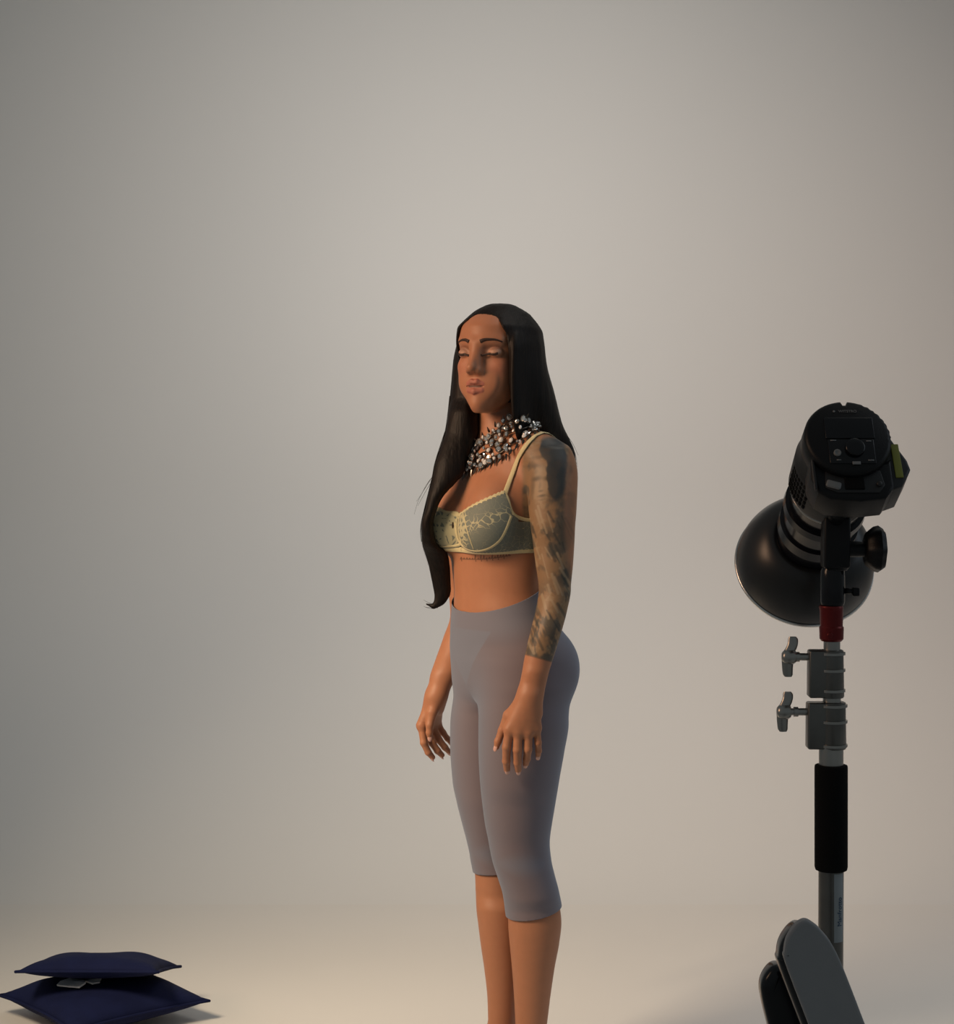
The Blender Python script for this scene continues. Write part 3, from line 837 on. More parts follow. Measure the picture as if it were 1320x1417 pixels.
for nm, pts, w, h, sc, off in [('lace_edge', TOPE, .0060, .0014, .22, .0035), ('side_edge', SIDE, .0040, .0012, 0, .0035), ('underwire', WIRE, .0040, .0016, 0, .0038),
                               ('centre_seam', [(644, 712), (649, 735), (657, 758)], .0013, .0008, 0, .0050)]:
    L = px_line(pts, 8, off)
    ribbon(nm, L, w, h, bra, M['paleyellow'], sc)
    ribbon(nm, mirror_line(L, off), w, h, bra, M['paleyellow'], sc)
# straps go over the shoulder and down the back
L = px_line(STRAP, 6, .0028)
st_end = L[0][-1]; sx, sy = toT(np.array([tuple(st_end)]))
bk = []
for k in range(1, 22):
    t = k / 21
    a = math.pi * .5 * min(1, t * 3)
    zz = st_end.z + .012 * math.sin(min(1, t * 4) * math.pi) - (.0 if t < .25 else (t - .25) / .75 * .19)
    yy = float(sy[0]) + .20 * min(1, t * 2.2)
    p = TL(float(sx[0]) - .05 * t, yy, zz); q, m = snap(p, .0028); bk.append((q, m))
Ls = (L[0] + [q for q, m in bk], L[1] + [m for q, m in bk])
ribbon('strap', Ls, .0052, .0011, bra, M['paleyellow'])
ribbon('strap', mirror_line(Ls, .0028), .0052, .0011, bra, M['paleyellow'])
# bottom hem of the band, all the way round
def ring_line(zf, off, n=120):
    out = []; nn = []
    for i in range(n + 1):
        a = 2 * math.pi * i / n
        o = TL(.30 * math.sin(a), -.30 * math.cos(a), zf(a)); c = TL(0, 0, zf(a))
        d = Vector(c) - Vector(o)
        # skip over the arms: march from the axis outwards
        r = bvh.ray_cast(Vector(c), -d.normalized())
        if r[0] is None: continue
        m = r[1] if r[1].dot(-d) > 0 else -r[1]
        out.append(r[0] + m * off); nn.append(m)
    return out, nn
hem = ring_line(lambda a: zb_back + .0015 - .004 * math.cos(a), .0035)
ribbon('band_hem', hem, .0062, .0012, bra, M['paleyellow'])
bm = bmesh.new(); q, m = raypx(627.5, 727)
tube(bm, [q + m * .005 + Vector((0, 0, .007)), q + m * .006, q + m * .005 - Vector((0, 0, .006))], [.001, .002, .001], 8)
tag(link('keyhole_trim', bm_mesh(bm), bra, M['brow']), 'small dark bow at the centre')

# ---- brows, lashes, nails
def face_strip(name, pts, rad, off, m, n=8, flat=(1, .45)):
    P = smoothpoly(pts, n, False); q = []; nn = []
    for p in P:
        c, k = snap(HL(*p), off); q.append(c); nn.append(k)
    N = len(q); rs = [rad(i / (N - 1)) for i in range(N)]
    bm = bmesh.new(); tube(bm, q, rs, 8, flat=flat, normals=nn); return link(name, bm_mesh(bm), person, m)
for s in (-1, 1):
    face_strip('eyebrow', [(s * .0155, -.10, .0190), (s * .027, -.095, .0235), (s * .041, -.085, .0245), (s * .054, -.07, .0190)], lambda t: .0038 * (1 - .70 * t) + .0003, .0004, M['brow'])
    face_strip('eyelashes', [(s * .0235, -.09, -.0050), (s * .028, -.09, -.0088), (s * .035, -.09, -.0112), (s * .043, -.085, -.0092), (s * .050, -.08, -.0045)], lambda t: .0022 + .0006 * t, .0010, M['brow'])
def nail(H, i, pts, rs, side, w=.0048):
    a = Vector(A3(*pts[-2])); b = Vector(A3(*pts[-1])); d = (b - a).normalized()
    n_ = Vector(side); n_ = (n_ - d * n_.dot(d)).normalized(); x = d.cross(n_)
    c = b + d * (rs[-1] * .35) + n_ * (rs[-1] * .68)
    bm = bmesh.new(); bmesh.ops.create_uvsphere(bm, u_segments=12, v_segments=8, radius=1.0)
    Mx = Matrix((x, d, n_)).transposed().to_4x4(); Mx.translation = c
    bm.transform(Mx @ Matrix.Diagonal((w, .0078, .0022, 1)))
    return link('fingernail', bm_mesh(bm), person, M['nail'])
for H, sd in ((HANDN, (0.0, -1, .15)), (HANDF, (-.75, -.4, -.2))):
    for i, (pts, rs) in enumerate(H['fingers']): nail(H, i, pts, rs, sd)
    nail(H, 9, H['thumb'][0], H['thumb'][1], (-.5, -.8, 0) if H is HANDN else (0, -1, .1))
print('clothes', time.time() - T0)

# ------------------------------------------------------------------ hair
def px_rows(tab):
    rows = []
    for py, L, R, Y, b in tab:
        c = at((L + R) / 2, py, Y); w = (R - L) / 2 / FPX * Y; rows.append((c.z, c.x, Y, max(w, .002), b, b))
    return rows
hairN = Loft(px_rows([(446, 692, 722, 4.22, .06), (462, 699, 736, 4.21, .064), (483, 704, 748, 4.205, .074), (510, 706, 757, 4.205, .085), (548, 706, 768, 4.21, .085), (571, 707, 773.5, 4.215, .08),
    (591, 710, 780, 4.225, .07), (612, 716, 790, 4.235, .05), (628, 722, 795.5, 4.245, .045), (645, 726, 797, 4.255, .034), (700, 722, 790, 4.285, .022), (760, 722, 780, 4.295, .014), (800, 730, 765, 4.295, .008)]), 0, 0.01)
hairF = Loft(px_rows([(450, 646, 690, 4.23, .05), (466, 636, 690, 4.235, .06), (498, 627.5, 690, 4.24, .06), (548, 623, 690, 4.235, .055), (571, 620.5, 664, 4.205, .045), (597, 616.5, 664, 4.188, .035), (615, 611, 655, 4.172, .028),
    (640, 603, 646, 4.153, .024), (656, 599.5, 641, 4.146, .022), (669, 597, 630, 4.142, .021), (687, 592, 613, 4.14, .021), (705, 588.5, 604.5, 4.14, .021), (727, 583, 600, 4.146, .021), (750, 584, 604, 4.165, .021),
    (766, 588, 619, 4.19, .020), (782, 593, 622, 4.205, .018), (800, 597, 623, 4.215, .016), (821, 601, 623, 4.22, .013), (832, 601, 618, 4.22, .008), (840, 599, 608, 4.22, .004)]), 0, 0.003)
def f_hair(P):
    P = np.asarray(P, np.float32); h = toH(P)
    cap = smin(smax(headL(h) - .0085, h[:, 2] - .070, .02), ellip(h, (0, .016, .030), (.0795, .0970, .0775)), .015) * HS
    zz = h[:, 2] + .030
    e2 = lambda rx, rz: (((np.abs(h[:, 0]) / rx) ** 2.4 + (np.abs(zz) / rz) ** 2.4) ** (1 / 2.4) - 1) * rx
    op = smax(e2(.0650, .1055), h[:, 1] + .020, .01)
    cap = smax(cap, -op * HS, .006)
    cap = smax(cap, (-.110 - h[:, 2] + .3 * h[:, 1]) * HS, .05)
    # the fall of hair beside the near cheek
    cur = smax(ellip(h, (.0725, -.014, -.02), (.0140, .051, .16)), h[:, 2] - .035, .03) * HS
    cap = smin(cap, cur, .02)
    # centre parting
    part = rcone(h, (0, -.075, .098), (0, .0, .113), .004, .003)
    cap = smax(cap, -part * HS, .008)
    f = smin(cap, smax(hairN(P), -smax(e2(.063, .105), h[:, 1] + .02, .01) * HS, .006), .028)
    ff = smax(hairF(P), -smax(e2(.063, .105), h[:, 1] + .02, .01) * HS, .004)
    ff = smax(ff, -(rcone(P, NECKB, NECKT, .050, .044)), .004)
    f = smin(f, ff, .012)
    # curl at the end of the front lock
    f = smin(f, chain(P, [A3(614, 815, 4.22), A3(609, 832, 4.22), A3(600, 839, 4.22), A3(590, 836, 4.22)], [.012, .008, .0045, .001], .004), .006)
    ang = np.arctan2(h[:, 0], h[:, 1] + .02)
    w = fbm(np.stack([P[:, 0], P[:, 1], P[:, 2] * .05], 1), 11, 150.0)
    return f + .0010 * w
HV, HQ = surface_nets(f_hair, (-.16, 3.98, 1.00), (.30, 4.44, 1.72), 0.0024)
HV = relax(f_hair, HV, 1)
hair = link('hair', mesh_from(HV, HQ), person, M['hair'])
hbvh = BVHTree.FromPolygons([Vector(v) for v in HV.tolist()], HQ.tolist())
# loose strands following the fall of the hair
rr = random.Random(7)
bm = bmesh.new()
def strand(pts, r):
    P = smoothpoly(pts, 6, False); tube(bm, P, [r * (1 - .7 * i / len(P)) for i in range(len(P))], 5)
Ledge = [(643, 443), (633, 465), (627.5, 498), (623, 548), (616.5, 597), (603, 640), (597, 669), (588.5, 703), (583, 729), (584, 750), (593, 782), (600, 821)]
Redge = [(722, 441), (736, 463), (745, 485), (752, 512), (761, 550), (774, 592), (789, 612), (797, 642)]
for i in range(60):
    j = rr.uniform(-1.5, 3.5); s0 = rr.randrange(0, 5); Y = 4.12 + rr.uniform(-.012, .012)
    seg = Ledge[s0 + 2:s0 + 2 + rr.randrange(4, 7)]
    strand([Vector(at(x + j + .6 * rr.random(), y, np.interp(y, [443, 540, 600, 660, 820], [4.24, 4.235, 4.185, 4.14, 4.215]))) for x, y in seg], rr.uniform(.0003, .0006))
for i in range(40):
    j = rr.uniform(-4, 1.2); s0 = rr.randrange(0, 4)
    strand([Vector(at(x + j, y, 4.225 + (y - 500) * .00015)) for x, y in Redge[s0:s0 + 5]], rr.uniform(.0003, .0006))
for pts in ([(606, 648), (593, 668), (580, 690), (573, 712)], [(603, 655), (592, 668), (583, 684), (576, 694)], [(600, 662), (589, 680), (578, 700)], [(605, 838), (593, 834), (586, 830)], [(606, 841), (595, 842), (586, 839)], [(793, 620), (797, 632), (799, 646)],
            [(610, 832), (598, 840), (588, 840)], [(783, 600), (793, 615), (800, 630)]):
    strand([Vector(at(x, y, (4.215 if y > 780 else 4.145) if y > 600 and x < 700 else 4.22)) for x, y in pts], .00055)
link('hair_strands', bm_mesh(bm), hair, M['hair'])
print('hair', time.time() - T0)

# ------------------------------------------------------------------ crystal collar
def ray_any(px, py):
    o = Vector((0, 0, CAMH)); d = (Vector(at(px, py, 1.0)) - o).normalized()
    a = bvh.ray_cast(o, d); b = hbvh.ray_cast(o, d)
    c = [x for x in (a, b) if x[0] is not None]
    return min(c, key=lambda x: x[3]) if c else None
def gem_bm(r):
    bm = bmesh.new(); lathe(bm, (0, 0, 0), (0, 0, 1), [(-r * .35, r * .55), (0, r), (r * .28, r * .92), (r * .62, r * .52)], 8); return bm
gem = bm_mesh(gem_bm(.0052)); gem.materials.append(M['crystal'])
gem2 = gem.copy(); gem2.materials.clear(); gem2.materials.append(M['crystal_white'])
gset = bmesh.new(); lathe(gset, (0, 0, 0), (0, 0, 1), [(-.004, .0030), (-.0035, .0050), (-.0005, .0064), (.0004, .0064), (.0004, .0050)], 8)
gset = bm_mesh(gset); gset.materials.append(M['setting'])
spk = bmesh.new(); lathe(spk, (0, 0, 0), (0, 0, 1), [(0, .0026), (.006, .0024), (.014, .0004)], 6); spike = bm_mesh(spk); spike.materials.append(M['setting'])
def frame_on(px, py, off):
    r = ray_any(px, py); return None if r is None else (r[0] + r[1] * off, r[1])
low = [(644, 657), (655, 651), (668, 646), (684, 638), (701, 628), (719, 615), (738, 602), (746, 596)]
upp = [(644, 640), (650, 624), (664, 612), (676, 603), (687, 592), (702, 581), (722, 578), (738, 590)]
def lerpl(L, t):
    P = smoothpoly(L, 10, False); i = t * (len(P) - 1); k = min(int(i), len(P) - 2); return P[k] + (P[k + 1] - P[k]) * (i - k)
bm = bmesh.new()
for w_ in (.12, .5, .88):       # the chain rows the stones hang on
    pts = []
    for i in range(34):
        t = i / 33; p = lerpl(low, t) * (1 - w_) + lerpl(upp, t) * w_
        q = frame_on(p[0], p[1], .004)
        if q: pts.append(q[0])
    # iron out jumps between skin and hair
    for _ in range(3): pts = [pts[0]] + [(a + b * 2 + c) / 4 for a, b, c in zip(pts, pts[1:], pts[2:])] + [pts[-1]]
    zN = Vector(NECKB); e0 = pts[-1]; e1 = pts[0]
    tube(bm, pts, .0016, 6)
# the closing chain behind the neck, under the hair
cN = Vector(NECKB) * .6 + Vector(NECKT) * .4
arc = []
for i in range(20):
    a = -0.9 + 3.9 * i / 19; arc.append(cN + Vector((math.cos(a) * .070, math.sin(a) * .070, .004)))
tube(bm, arc, .0022, 6)
neck = link('necklace', bm_mesh(bm), person, M['setting']); tag(neck, 'wide crystal collar around the neck')
rg = random.Random(12); placed = []
rowsN = [(0.02, 16), (.2, 16), (.4, 16), (.6, 16), (.8, 16), (.98, 14)]
first = None
for w_, n_ in rowsN:
    for i in range(n_):
        t = (i + .5 + rg.uniform(-.28, .28)) / n_; w2 = min(1, max(0, w_ + rg.uniform(-.08, .08)))
        p = lerpl(low, t) * (1 - w2) + lerpl(upp, t) * w2
        q = frame_on(p[0], p[1], .0065 + rg.uniform(0, .004))
        if not q: continue
        o = bpy.data.objects.new('crystal', gem2 if rg.random() < .4 else gem); COL.objects.link(o); o.parent = neck
        nn = (q[1] + Vector((rg.uniform(-.8, .4), -.3 + rg.uniform(-.5, .3), rg.uniform(-.5, .6)))).normalized()
        o.rotation_euler = nn.to_track_quat('Z', 'Y').to_euler(); sc = rg.choice([.7, .85, 1.0, 1.15, .6]); o.scale = (sc, sc * rg.uniform(.9, 1.35), sc)
        o.location = q[0] - PORG
        o2 = bpy.data.objects.new('crystal_setting', gset); COL.objects.link(o2); o2.parent = neck
        o2.rotation_euler = o.rotation_euler; o2.scale = o.scale; o2.location = o.location
for i in range(16):
    t = (i + .3) / 16; p = lerpl(low, t); q = frame_on(p[0], p[1] + 1, .005)
    if not q: continue
    o = bpy.data.objects.new('spike', spike); COL.objects.link(o); o.parent = neck
    dn = (q[1] * .5 + Vector((rg.uniform(-.2, .3), 0, -1))).normalized(); o.rotation_euler = dn.to_track_quat('Z', 'Y').to_euler(); o.location = q[0] - PORG
for i in range(10):
    t = (i + .7) / 10; p = lerpl(upp, t); q = frame_on(p[0], p[1] - 1, .006)
    if not q: continue
    o = bpy.data.objects.new('spike', spike); COL.objects.link(o); o.parent = neck
    dn = (q[1] * .8 + Vector((rg.uniform(-.2, .3), -.2, .9))).normalized(); o.rotation_euler = dn.to_track_quat('Z', 'Y').to_euler(); o.location = q[0] - PORG

# ------------------------------------------------------------------ light stand
YS = 2.73
def s(px, py, Y=YS): return Vector(at(px, py, Y))
base = s(1150, 1400); base.z = 0
stand = empty('light_stand', base, 'steel light stand with black foam grip and winged clamp knobs, carrying the flash head', 'light stand')
KP = YS / FPX
def vcyl(bm, pts, n=36, **k):
    """pts (px, py, radius_px) stacked vertically"""
    rings = []
    for px, py, r in pts:
        c = s(px, py); rings.append([c + Vector((math.cos(2 * math.pi * i / n) * r * KP, math.sin(2 * math.pi * i / n) * r * KP, 0)) for i in range(n)])
    return add_frames(bm, rings)
floor_py = 570 + FPX * 1.45 / YS
bm = bmesh.new(); vcyl(bm, [(1150, 1195, 17.5), (1149.5, 1300, 17.5), (1148, 1700, 17.5)]); o = link('lower_tube', bm_mesh(bm), stand, M['cast']); sharp(o)
bm = bmesh.new(); vcyl(bm, [(1150, 1030, 17), (1150, 1062, 17)]); o = link('neck_tube', bm_mesh(bm), stand, M['steel']); sharp(o)
bm = bmesh.new(); vcyl(bm, [(1150, 1058, 20), (1150, 1059, 22.5), (1150, 1062, 23), (1150, 1199, 23), (1150, 1203, 22), (1150, 1204, 20)]); o = link('foam_grip', bm_mesh(bm), stand, M['foam']); sharp(o, 50)
for a_px in ([(1151, 880, 11.5), (1151, 900, 11.5)], [(1151, 955, 12.5), (1151, 980, 12.5)]):
    bm = bmesh.new(); vcyl(bm, a_px); o = link('riser_tube', bm_mesh(bm), stand, M['steel']); sharp(o)
def clamp(x0, x1, y0, y1, knob_x, knob_y, ribs):
    bm = bmesh.new()
    cx = (1134 + x1) / 2; r = (x1 - 1134) / 2
    vcyl(bm, [(cx, y0 + 2, r - 3), (cx, y0 + 3, r - 1), (cx, y1 - 2, r), (cx, y1, r - 1)])
    c = s((x0 + cx) / 2, (y0 + y1) / 2 + 1); box(bm, c, ((cx - x0) * KP, .026, (y1 - y0 - 2) * KP), bevel=.003)
    o = link('clamp_collar', bm_mesh(bm), stand, M['cast']); sharp(o)
    for ry in ribs:
        b2 = bmesh.new(); ring = []
        cc = s(cx, ry); n = 28
        lathe(b2, cc, (0, 0, 1), [(-.0022, (r) * KP), (-.0018, (r + 1.6) * KP), (.0018, (r + 1.6) * KP), (.0022, r * KP)], 36)
        q = link('rib', bm_mesh(b2), o, M['steel']); sharp(q)
    b2 = bmesh.new(); lathe(b2, s(x0 + 4, knob_y), (-1, 0, 0), [(0, 5.2 * KP), (.016, 5.2 * KP), (.0161, 7.0 * KP), (.022, 7.0 * KP), (.0221, 5 * KP), ((x0 - knob_x) * KP, 5 * KP)], 24)
    t = link('knob_shaft', bm_mesh(b2), o, M['steel']); sharp(t)
    # two curved wings
    b3 = bmesh.new(); kc = s(knob_x, knob_y)
    lathe(b3, kc + Vector((.012, 0, 0)), (-1, 0, 0), [(0, .008), (.004, .0105), (.016, .0095), (.019, .006), (.0195, .002)], 20)
    for sg in (1, -1):
        rings = []
        for k in range(9):
            t_ = k / 8; up = sg * (.004 + .024 * t_); xo = .001 + .006 * math.sin(t_ * 2.2) * (1 if sg > 0 else -0.2) + .002 * t_
            w = .0085 * (1 - .22 * t_) * (1 if k < 8 else .75); th = .0045 * (1 - .35 * t_)
            rings.append([kc + Vector((xo + math.cos(a) * w, math.sin(a) * th + .002 * t_, up)) for a in np.linspace(0, 2 * math.pi, 16, endpoint=False)])
        add_frames(b3, rings)
    w = link('wing_knob', bm_mesh(b3), o, M['steel']); sharp(w, 50)
clamp(1118, 1168, 897, 965, 1089, 909, (904, 927, 955))
clamp(1116, 1171, 969, 1036, 1082, 985, (976, 998, 1031))
bm = bmesh.new(); vcyl(bm, [(1150, 838, 16), (1150, 840, 17), (1150.5, 845, 16.2), (1150.5, 866, 15.6), (1150.5, 868, 17), (1150.5, 884, 16.5), (1150.5, 887, 14)]); 
o = link('red_adapter', bm_mesh(bm), stand, M['red']); sharp(o)
tag(o, 'red metal adapter')
bm = bmesh.new(); lathe(bm, s(1148, 879, YS - .014), (0, -1, 0), [(0, .004), (.004, .004), (.0041, .0025)], 16); link('screw', bm_mesh(bm), o, M['red'])
# sticker on the lower tube with its vertical lettering
bm = bmesh.new(); rings = []
for py in (1206, 1300):
    c = s(1150, py); rings.append([c + Vector((math.cos(a) * 17.9 * KP, math.sin(a) * 17.9 * KP, 0)) for a in np.linspace(-1.52, -.62, 10)])
add_frames(bm, rings, False, False, False); st = link('sticker', bm_mesh(bm), stand, M['sticker'])
def text(name, body, loc, rot, size, m, parent, extrude=.0002):
    cu = bpy.data.curves.new(name, 'FONT'); cu.body = body; cu.size = size; cu.align_x = 'CENTER'; cu.align_y = 'CENTER'; cu.extrude = extrude
    tmp = bpy.data.objects.new('tmp', cu); COL.objects.link(tmp)
    dg = bpy.context.evaluated_depsgraph_get(); me = bpy.data.meshes.new_from_object(tmp.evaluated_get(dg))
    bpy.data.objects.remove(tmp); bpy.data.curves.remove(cu)
    R = rot if isinstance(rot, Matrix) else rot.to_matrix()
    me.transform(Matrix.Translation(loc) @ R.to_4x4())
    me.materials.clear(); return link(name, me, parent, m, smooth=False)
ang = -1.02
c = s(1150, 1258); nrm = Vector((math.cos(ang), math.sin(ang), 0)); upv = Vector((0, 0, 1))
Rm = Matrix((upv, upv.cross(nrm) * -1, nrm)).transposed()
if Rm.determinant() < 0: Rm = Matrix((upv, upv.cross(nrm), nrm)).transposed()
text('lettering', 'Manfrotto', c + nrm * (18.1 * KP), Matrix((upv, nrm.cross(upv), nrm)).transposed(), .0100, M['blueprint'], st)
# tripod base of the stand (below the frame)
hubz = .28; hub = Vector((base.x, base.y, hubz)); lowc = Vector((base.x, base.y, 0.16))
bm = bmesh.new(); lathe(bm, hub - Vector((0, 0, .02)), (0, 0, 1), [(0, .028), (.05, .028)], 24); link('leg_collar', bm_mesh(bm), stand, M['cast'])
bm = bmesh.new(); lathe(bm, Vector((base.x, base.y, .10)), (0, 0, 1), [(0, .024), (.03, .024)], 24)
link('leg_collar', bm_mesh(bm), stand, M['cast'])
for k in range(3):
    a = .5 + k * 2 * math.pi / 3; d = Vector((math.cos(a), math.sin(a), 0))
    bm = bmesh.new(); tube(bm, [hub + d * .02, hub + d * .36 - Vector((0, 0, hubz - .013))], .011, 14); lg = link('leg', bm_mesh(bm), stand, M['steel'])
    bm = bmesh.new(); tube(bm, [hub + d * .352 - Vector((0, 0, hubz - .018)), hub + d * .372 - Vector((0, 0, hubz - .0145))], .0145, 14); link('rubber_foot', bm_mesh(bm), lg, M['foam'])
    bm = bmesh.new(); tube(bm, [Vector((base.x, base.y, .115)) + d * .02, hub + d * .19 - Vector((0, 0, .14))], .006, 10); link('brace', bm_mesh(bm), stand, M['steel'])

# ------------------------------------------------------------------ flash head on the stand
back = s(1173.5, 605, YS - .085)
tgt = s(1113, 781, YS + .215)
ax = (tgt - back).normalized()
# frame: d away from camera, r to the right, u up
dd = ax; rgt = dd.cross(Vector((0, 0, 1))).normalized(); upq = rgt.cross(dd).normalized(); FR = (dd, rgt, upq)
flash = empty('studio_flash', s(1152, 838), 'black studio flash head with round silver-rimmed reflector pointed at the backdrop, mounted on stand', 'studio light')
LEN = (tgt - back).length
def fl(t, x=0, y=0): return back + dd * t + rgt * x + upq * y
def notch(a):
    k = 1.0
    if abs(((a - math.pi / 2 + math.pi) % (2 * math.pi)) - math.pi) < .062: k = .90
    if -.1 < a < 1.2 or a > 6.1: k *= 1 + .008 * (1 if math.sin(a * 40) > 0 else -1)
    return k
R1 = .0585
bm = bmesh.new(); lathe(bm, back, dd, [(-.002, R1 * .90), (0, R1 * .96), (.004, R1), (.030, R1 * 1.01), (.034, R1 * .98)], 144, frame=FR, notch=notch)
o = link('control_panel', bm_mesh(bm), flash, M['black']); sharp(o); panel = o
bm = bmesh.new(); lathe(bm, back, dd, [(.032, R1 * .985), (.060, R1 * 1.03), (.062, R1 * 1.05), (.125, R1 * 1.03), (.128, R1 * .98), (.135, R1 * .97), (.137, R1 * .93)], 72, frame=FR)
o = link('housing', bm_mesh(bm), flash, M['greypl']); sharp(o); housing = o
for k in range(5):
    bm = bmesh.new()
    for j in range(7):
        a = math.pi * (1.02 + .035 * j); 
        p = back + dd * (.072 + .011 * k) + (rgt * math.cos(a) + upq * math.sin(a)) * (R1 * 1.042)
        rad = (rgt * math.cos(a) + upq * math.sin(a)); tn = dd.cross(rad)
        Rm = Matrix((dd, tn, rad)).transposed(); box(bm, p, (.0065, .0042, .0020), Rm)
    link('vent_slot', bm_mesh(bm), housing, M['foam'])
bm = bmesh.new(); lathe(bm, back, dd, [(.136, R1 * .92), (.150, R1 * .90), (.172, R1 * .88), (.173, R1 * .98), (.186, R1 * 1.0), (.188, R1 * .92), (.225, R1 * .90), (.226, R1 * .97), (.245, R1 * .99), (.247, R1 * .93), (LEN - .075, R1 * .93)], 72, frame=FR)
o = link('front_barrel', bm_mesh(bm), flash, M['blackgloss']); sharp(o)
bm = bmesh.new(); lathe(bm, back, dd, [(.139, R1 * .935), (.141, R1 * .95), (.144, R1 * .935)], 72, frame=FR); link('trim_ring', bm_mesh(bm), o, M['steel'])
# reflector: a flared thin shell with bright rim
RR = .1025
def refl(off):
    out = []; T_ = LEN - .085
    for k in range(15):
        t = k / 14; out.append((T_ + (LEN - T_) * (1 - math.cos(t * math.pi / 2)) ** .8, R1 * .93 + (RR - R1 * .93) * math.sin(t * math.pi / 2) ** .9 + off))
    return out
bm = bmesh.new(); A = lathe(bm, back, dd, refl(0), 96, frame=FR, capa=False, capb=False); 
o = link('reflector', bm_mesh(bm), flash, M['darkpaint'])
md = o.modifiers.new('solid', 'SOLIDIFY'); md.thickness = .0012; refo = o
bm = bmesh.new(); lathe(bm, back, dd, refl(-.0020), 96, frame=FR, capa=False, capb=False); link('reflector_lining', bm_mesh(bm), refo, M['silver'])
bm = bmesh.new(); lathe(bm, back, dd, [(LEN - .002, RR - .001), (LEN - .003, RR + .0010), (LEN + .002, RR + .0020), (LEN + .004, RR + .0006), (LEN + .003, RR - .003)], 96, frame=FR, capa=False, capb=False); link('rim', bm_mesh(bm), refo, M['silver'])
bm = bmesh.new(); lathe(bm, back, dd, [(LEN - .075, .030), (LEN - .065, .030), (LEN - .055, .026), (LEN - .048, .012), (LEN - .046, .002)], 40, frame=FR); link('flash_dome', bm_mesh(bm), flash, M['white'])
# rear details
RP = Matrix((rgt, upq, -dd)).transposed()
def fbox(t, x, y, sx_, sy_, sz_, bev): 
    bm = bmesh.new(); box(bm, fl(t, x, y), (sx_, sy_, sz_), RP, bev); return bm_mesh(bm)
sc_ = link('display', fbox(-.0025, .002, .0125, .066, .033, .003, .001), panel, M['blackgloss'])
link('button_plate', fbox(-.0022, .002, -.024, .062, .038, .003, .0012), panel, M['blackgloss'])
bm = bmesh.new(); lathe(bm, fl(-.003, -.0180, -.0275), -dd, [(0, .0052), (.003, .0050), (.0035, .0035), (.0025, .0025)], 28); o = link('test_button', bm_mesh(bm), panel, M['greybutton']); tag(o, 'light grey round button')
bm = bmesh.new(); lathe(bm, fl(-.003, .0060, -.020), -dd, [(0, .0135), (.006, .0130), (.007, .0115), (.0072, .004)], 40); link('dial', bm_mesh(bm), panel, M['blackgloss'])
for x, y, w in ((-.0215, -.0075, .008), (.0260, -.0085, .007), (-.0170, -.0380, .006), (.0260, -.0385, .008)):
    link('marking', fbox(-.0040, x, y, w, .0014, .0004, 0), panel, M['print'])
link('power_button', fbox(-.0042, .006, -.0430, .011, .0045, .002, .0008), panel, M['greybutton'])
text('lettering', 'WITSTRO', fl(-.0026, .003, .0395), RP, .0056, M['print'], panel)
bm = bmesh.new(); lathe(bm, fl(-.002, -.0155, .0395), -dd, [(0, .0017), (.0008, .0016)], 6); link('logo_mark', bm_mesh(bm), panel, M['print'])
# battery pack on the right side with a yellow label
bm = bmesh.new()
poly = [(.030, .045), (.060, .012), (.080, -.026), (.083, -.040), (.069, -.066), (.054, -.072), (.030, -.070)]
prism(bm, [fl(.016, x, y) for x, y in poly], dd * .060, bevel=.004)
o = link('battery_pack', bm_mesh(bm), flash, M['greypl']); sharp(o)
bm = bmesh.new(); box(bm, fl(.0155, .0655, -.028), (.0105, .052, .003), RP @ Matrix.Rotation(.03, 3, 'Z'), .0008)
tag(link('battery_label', bm_mesh(bm), o, M['yellow']), 'yellow label')
# lower housing that frames the handle recess
bm = bmesh.new()
U = [(-.051, -.024), (-.053, -.055), (-.045, -.077), (-.030, -.087), (.010, -.091), (.044, -.087), (.057, -.070), (.058, -.025), (.030, -.045), (-.025, -.045)]
prism(bm, [fl(.012, x, y) for x, y in U], dd * .050, bevel=.005)
hs = link('handle_housing', bm_mesh(bm), flash, M['black']); sharp(hs)
bm = bmesh.new(); prism(bm, [fl(.0095, x, y) for x, y in [(-.034, -.046), (-.036, -.072), (-.020, -.080), (.036, -.080), (.044, -.068), (.040, -.046)]], dd * .006, bevel=.0015); o = link('recess_plate', bm_mesh(bm), hs, M['greypl'])
link('recess', fbox(.0090, .003, -.065, .026, .022, .004, .001), hs, M['foam'])
bm = bmesh.new(); box(bm, fl(.0085, -.025, -.069), (.020, .011, .005), RP @ Matrix.Rotation(-.30, 3, 'Z'), .0025); tag(link('release_tab', bm_mesh(bm), hs, M['greybutton']), 'grey tab')
link('edge_strip', fbox(.010, -.0490, -.052, .0035, .048, .006, .001), hs, M['greypl'])
bm = bmesh.new(); lathe(bm, fl(.009, .036, -.068), -dd, [(0, .004), (.003, .0035), (.0032, .001)], 16); link('screw', bm_mesh(bm), hs, M['greypl'])
# tilting bracket, socket and big knob
bm = bmesh.new(); box(bm, s(1156, 750, YS - .004), (.0365, .034, .072), None, .004); 
lathe(bm, s(1156, 783), (0, 0, -1), [(-.01, .0175), (.004, .0175), (.006, .016)], 36)
o = link('bracket', bm_mesh(bm), flash, M['black']); sharp(o)
bm = bmesh.new(); vcyl(bm, [(1152, 786, 15), (1152, 790, 16.5), (1152, 800, 17), (1152, 832, 17), (1152, 837, 15.5)]); o2 = link('socket', bm_mesh(bm), flash, M['blackgloss']); sharp(o2)
bm = bmesh.new(); lathe(bm, s(1170, 760), (1, 0, 0), [(0, .0115), (.026, .0105), (.030, .011)], 28); lathe(bm, s(1196, 760), (1, 0, 0), [(0, .018), (.002, .022), (.013, .0305), (.0195, .0320), (.026, .0275), (.0285, .018)], 48, notch=lambda a: 1 + .045 * math.cos(a * 7))
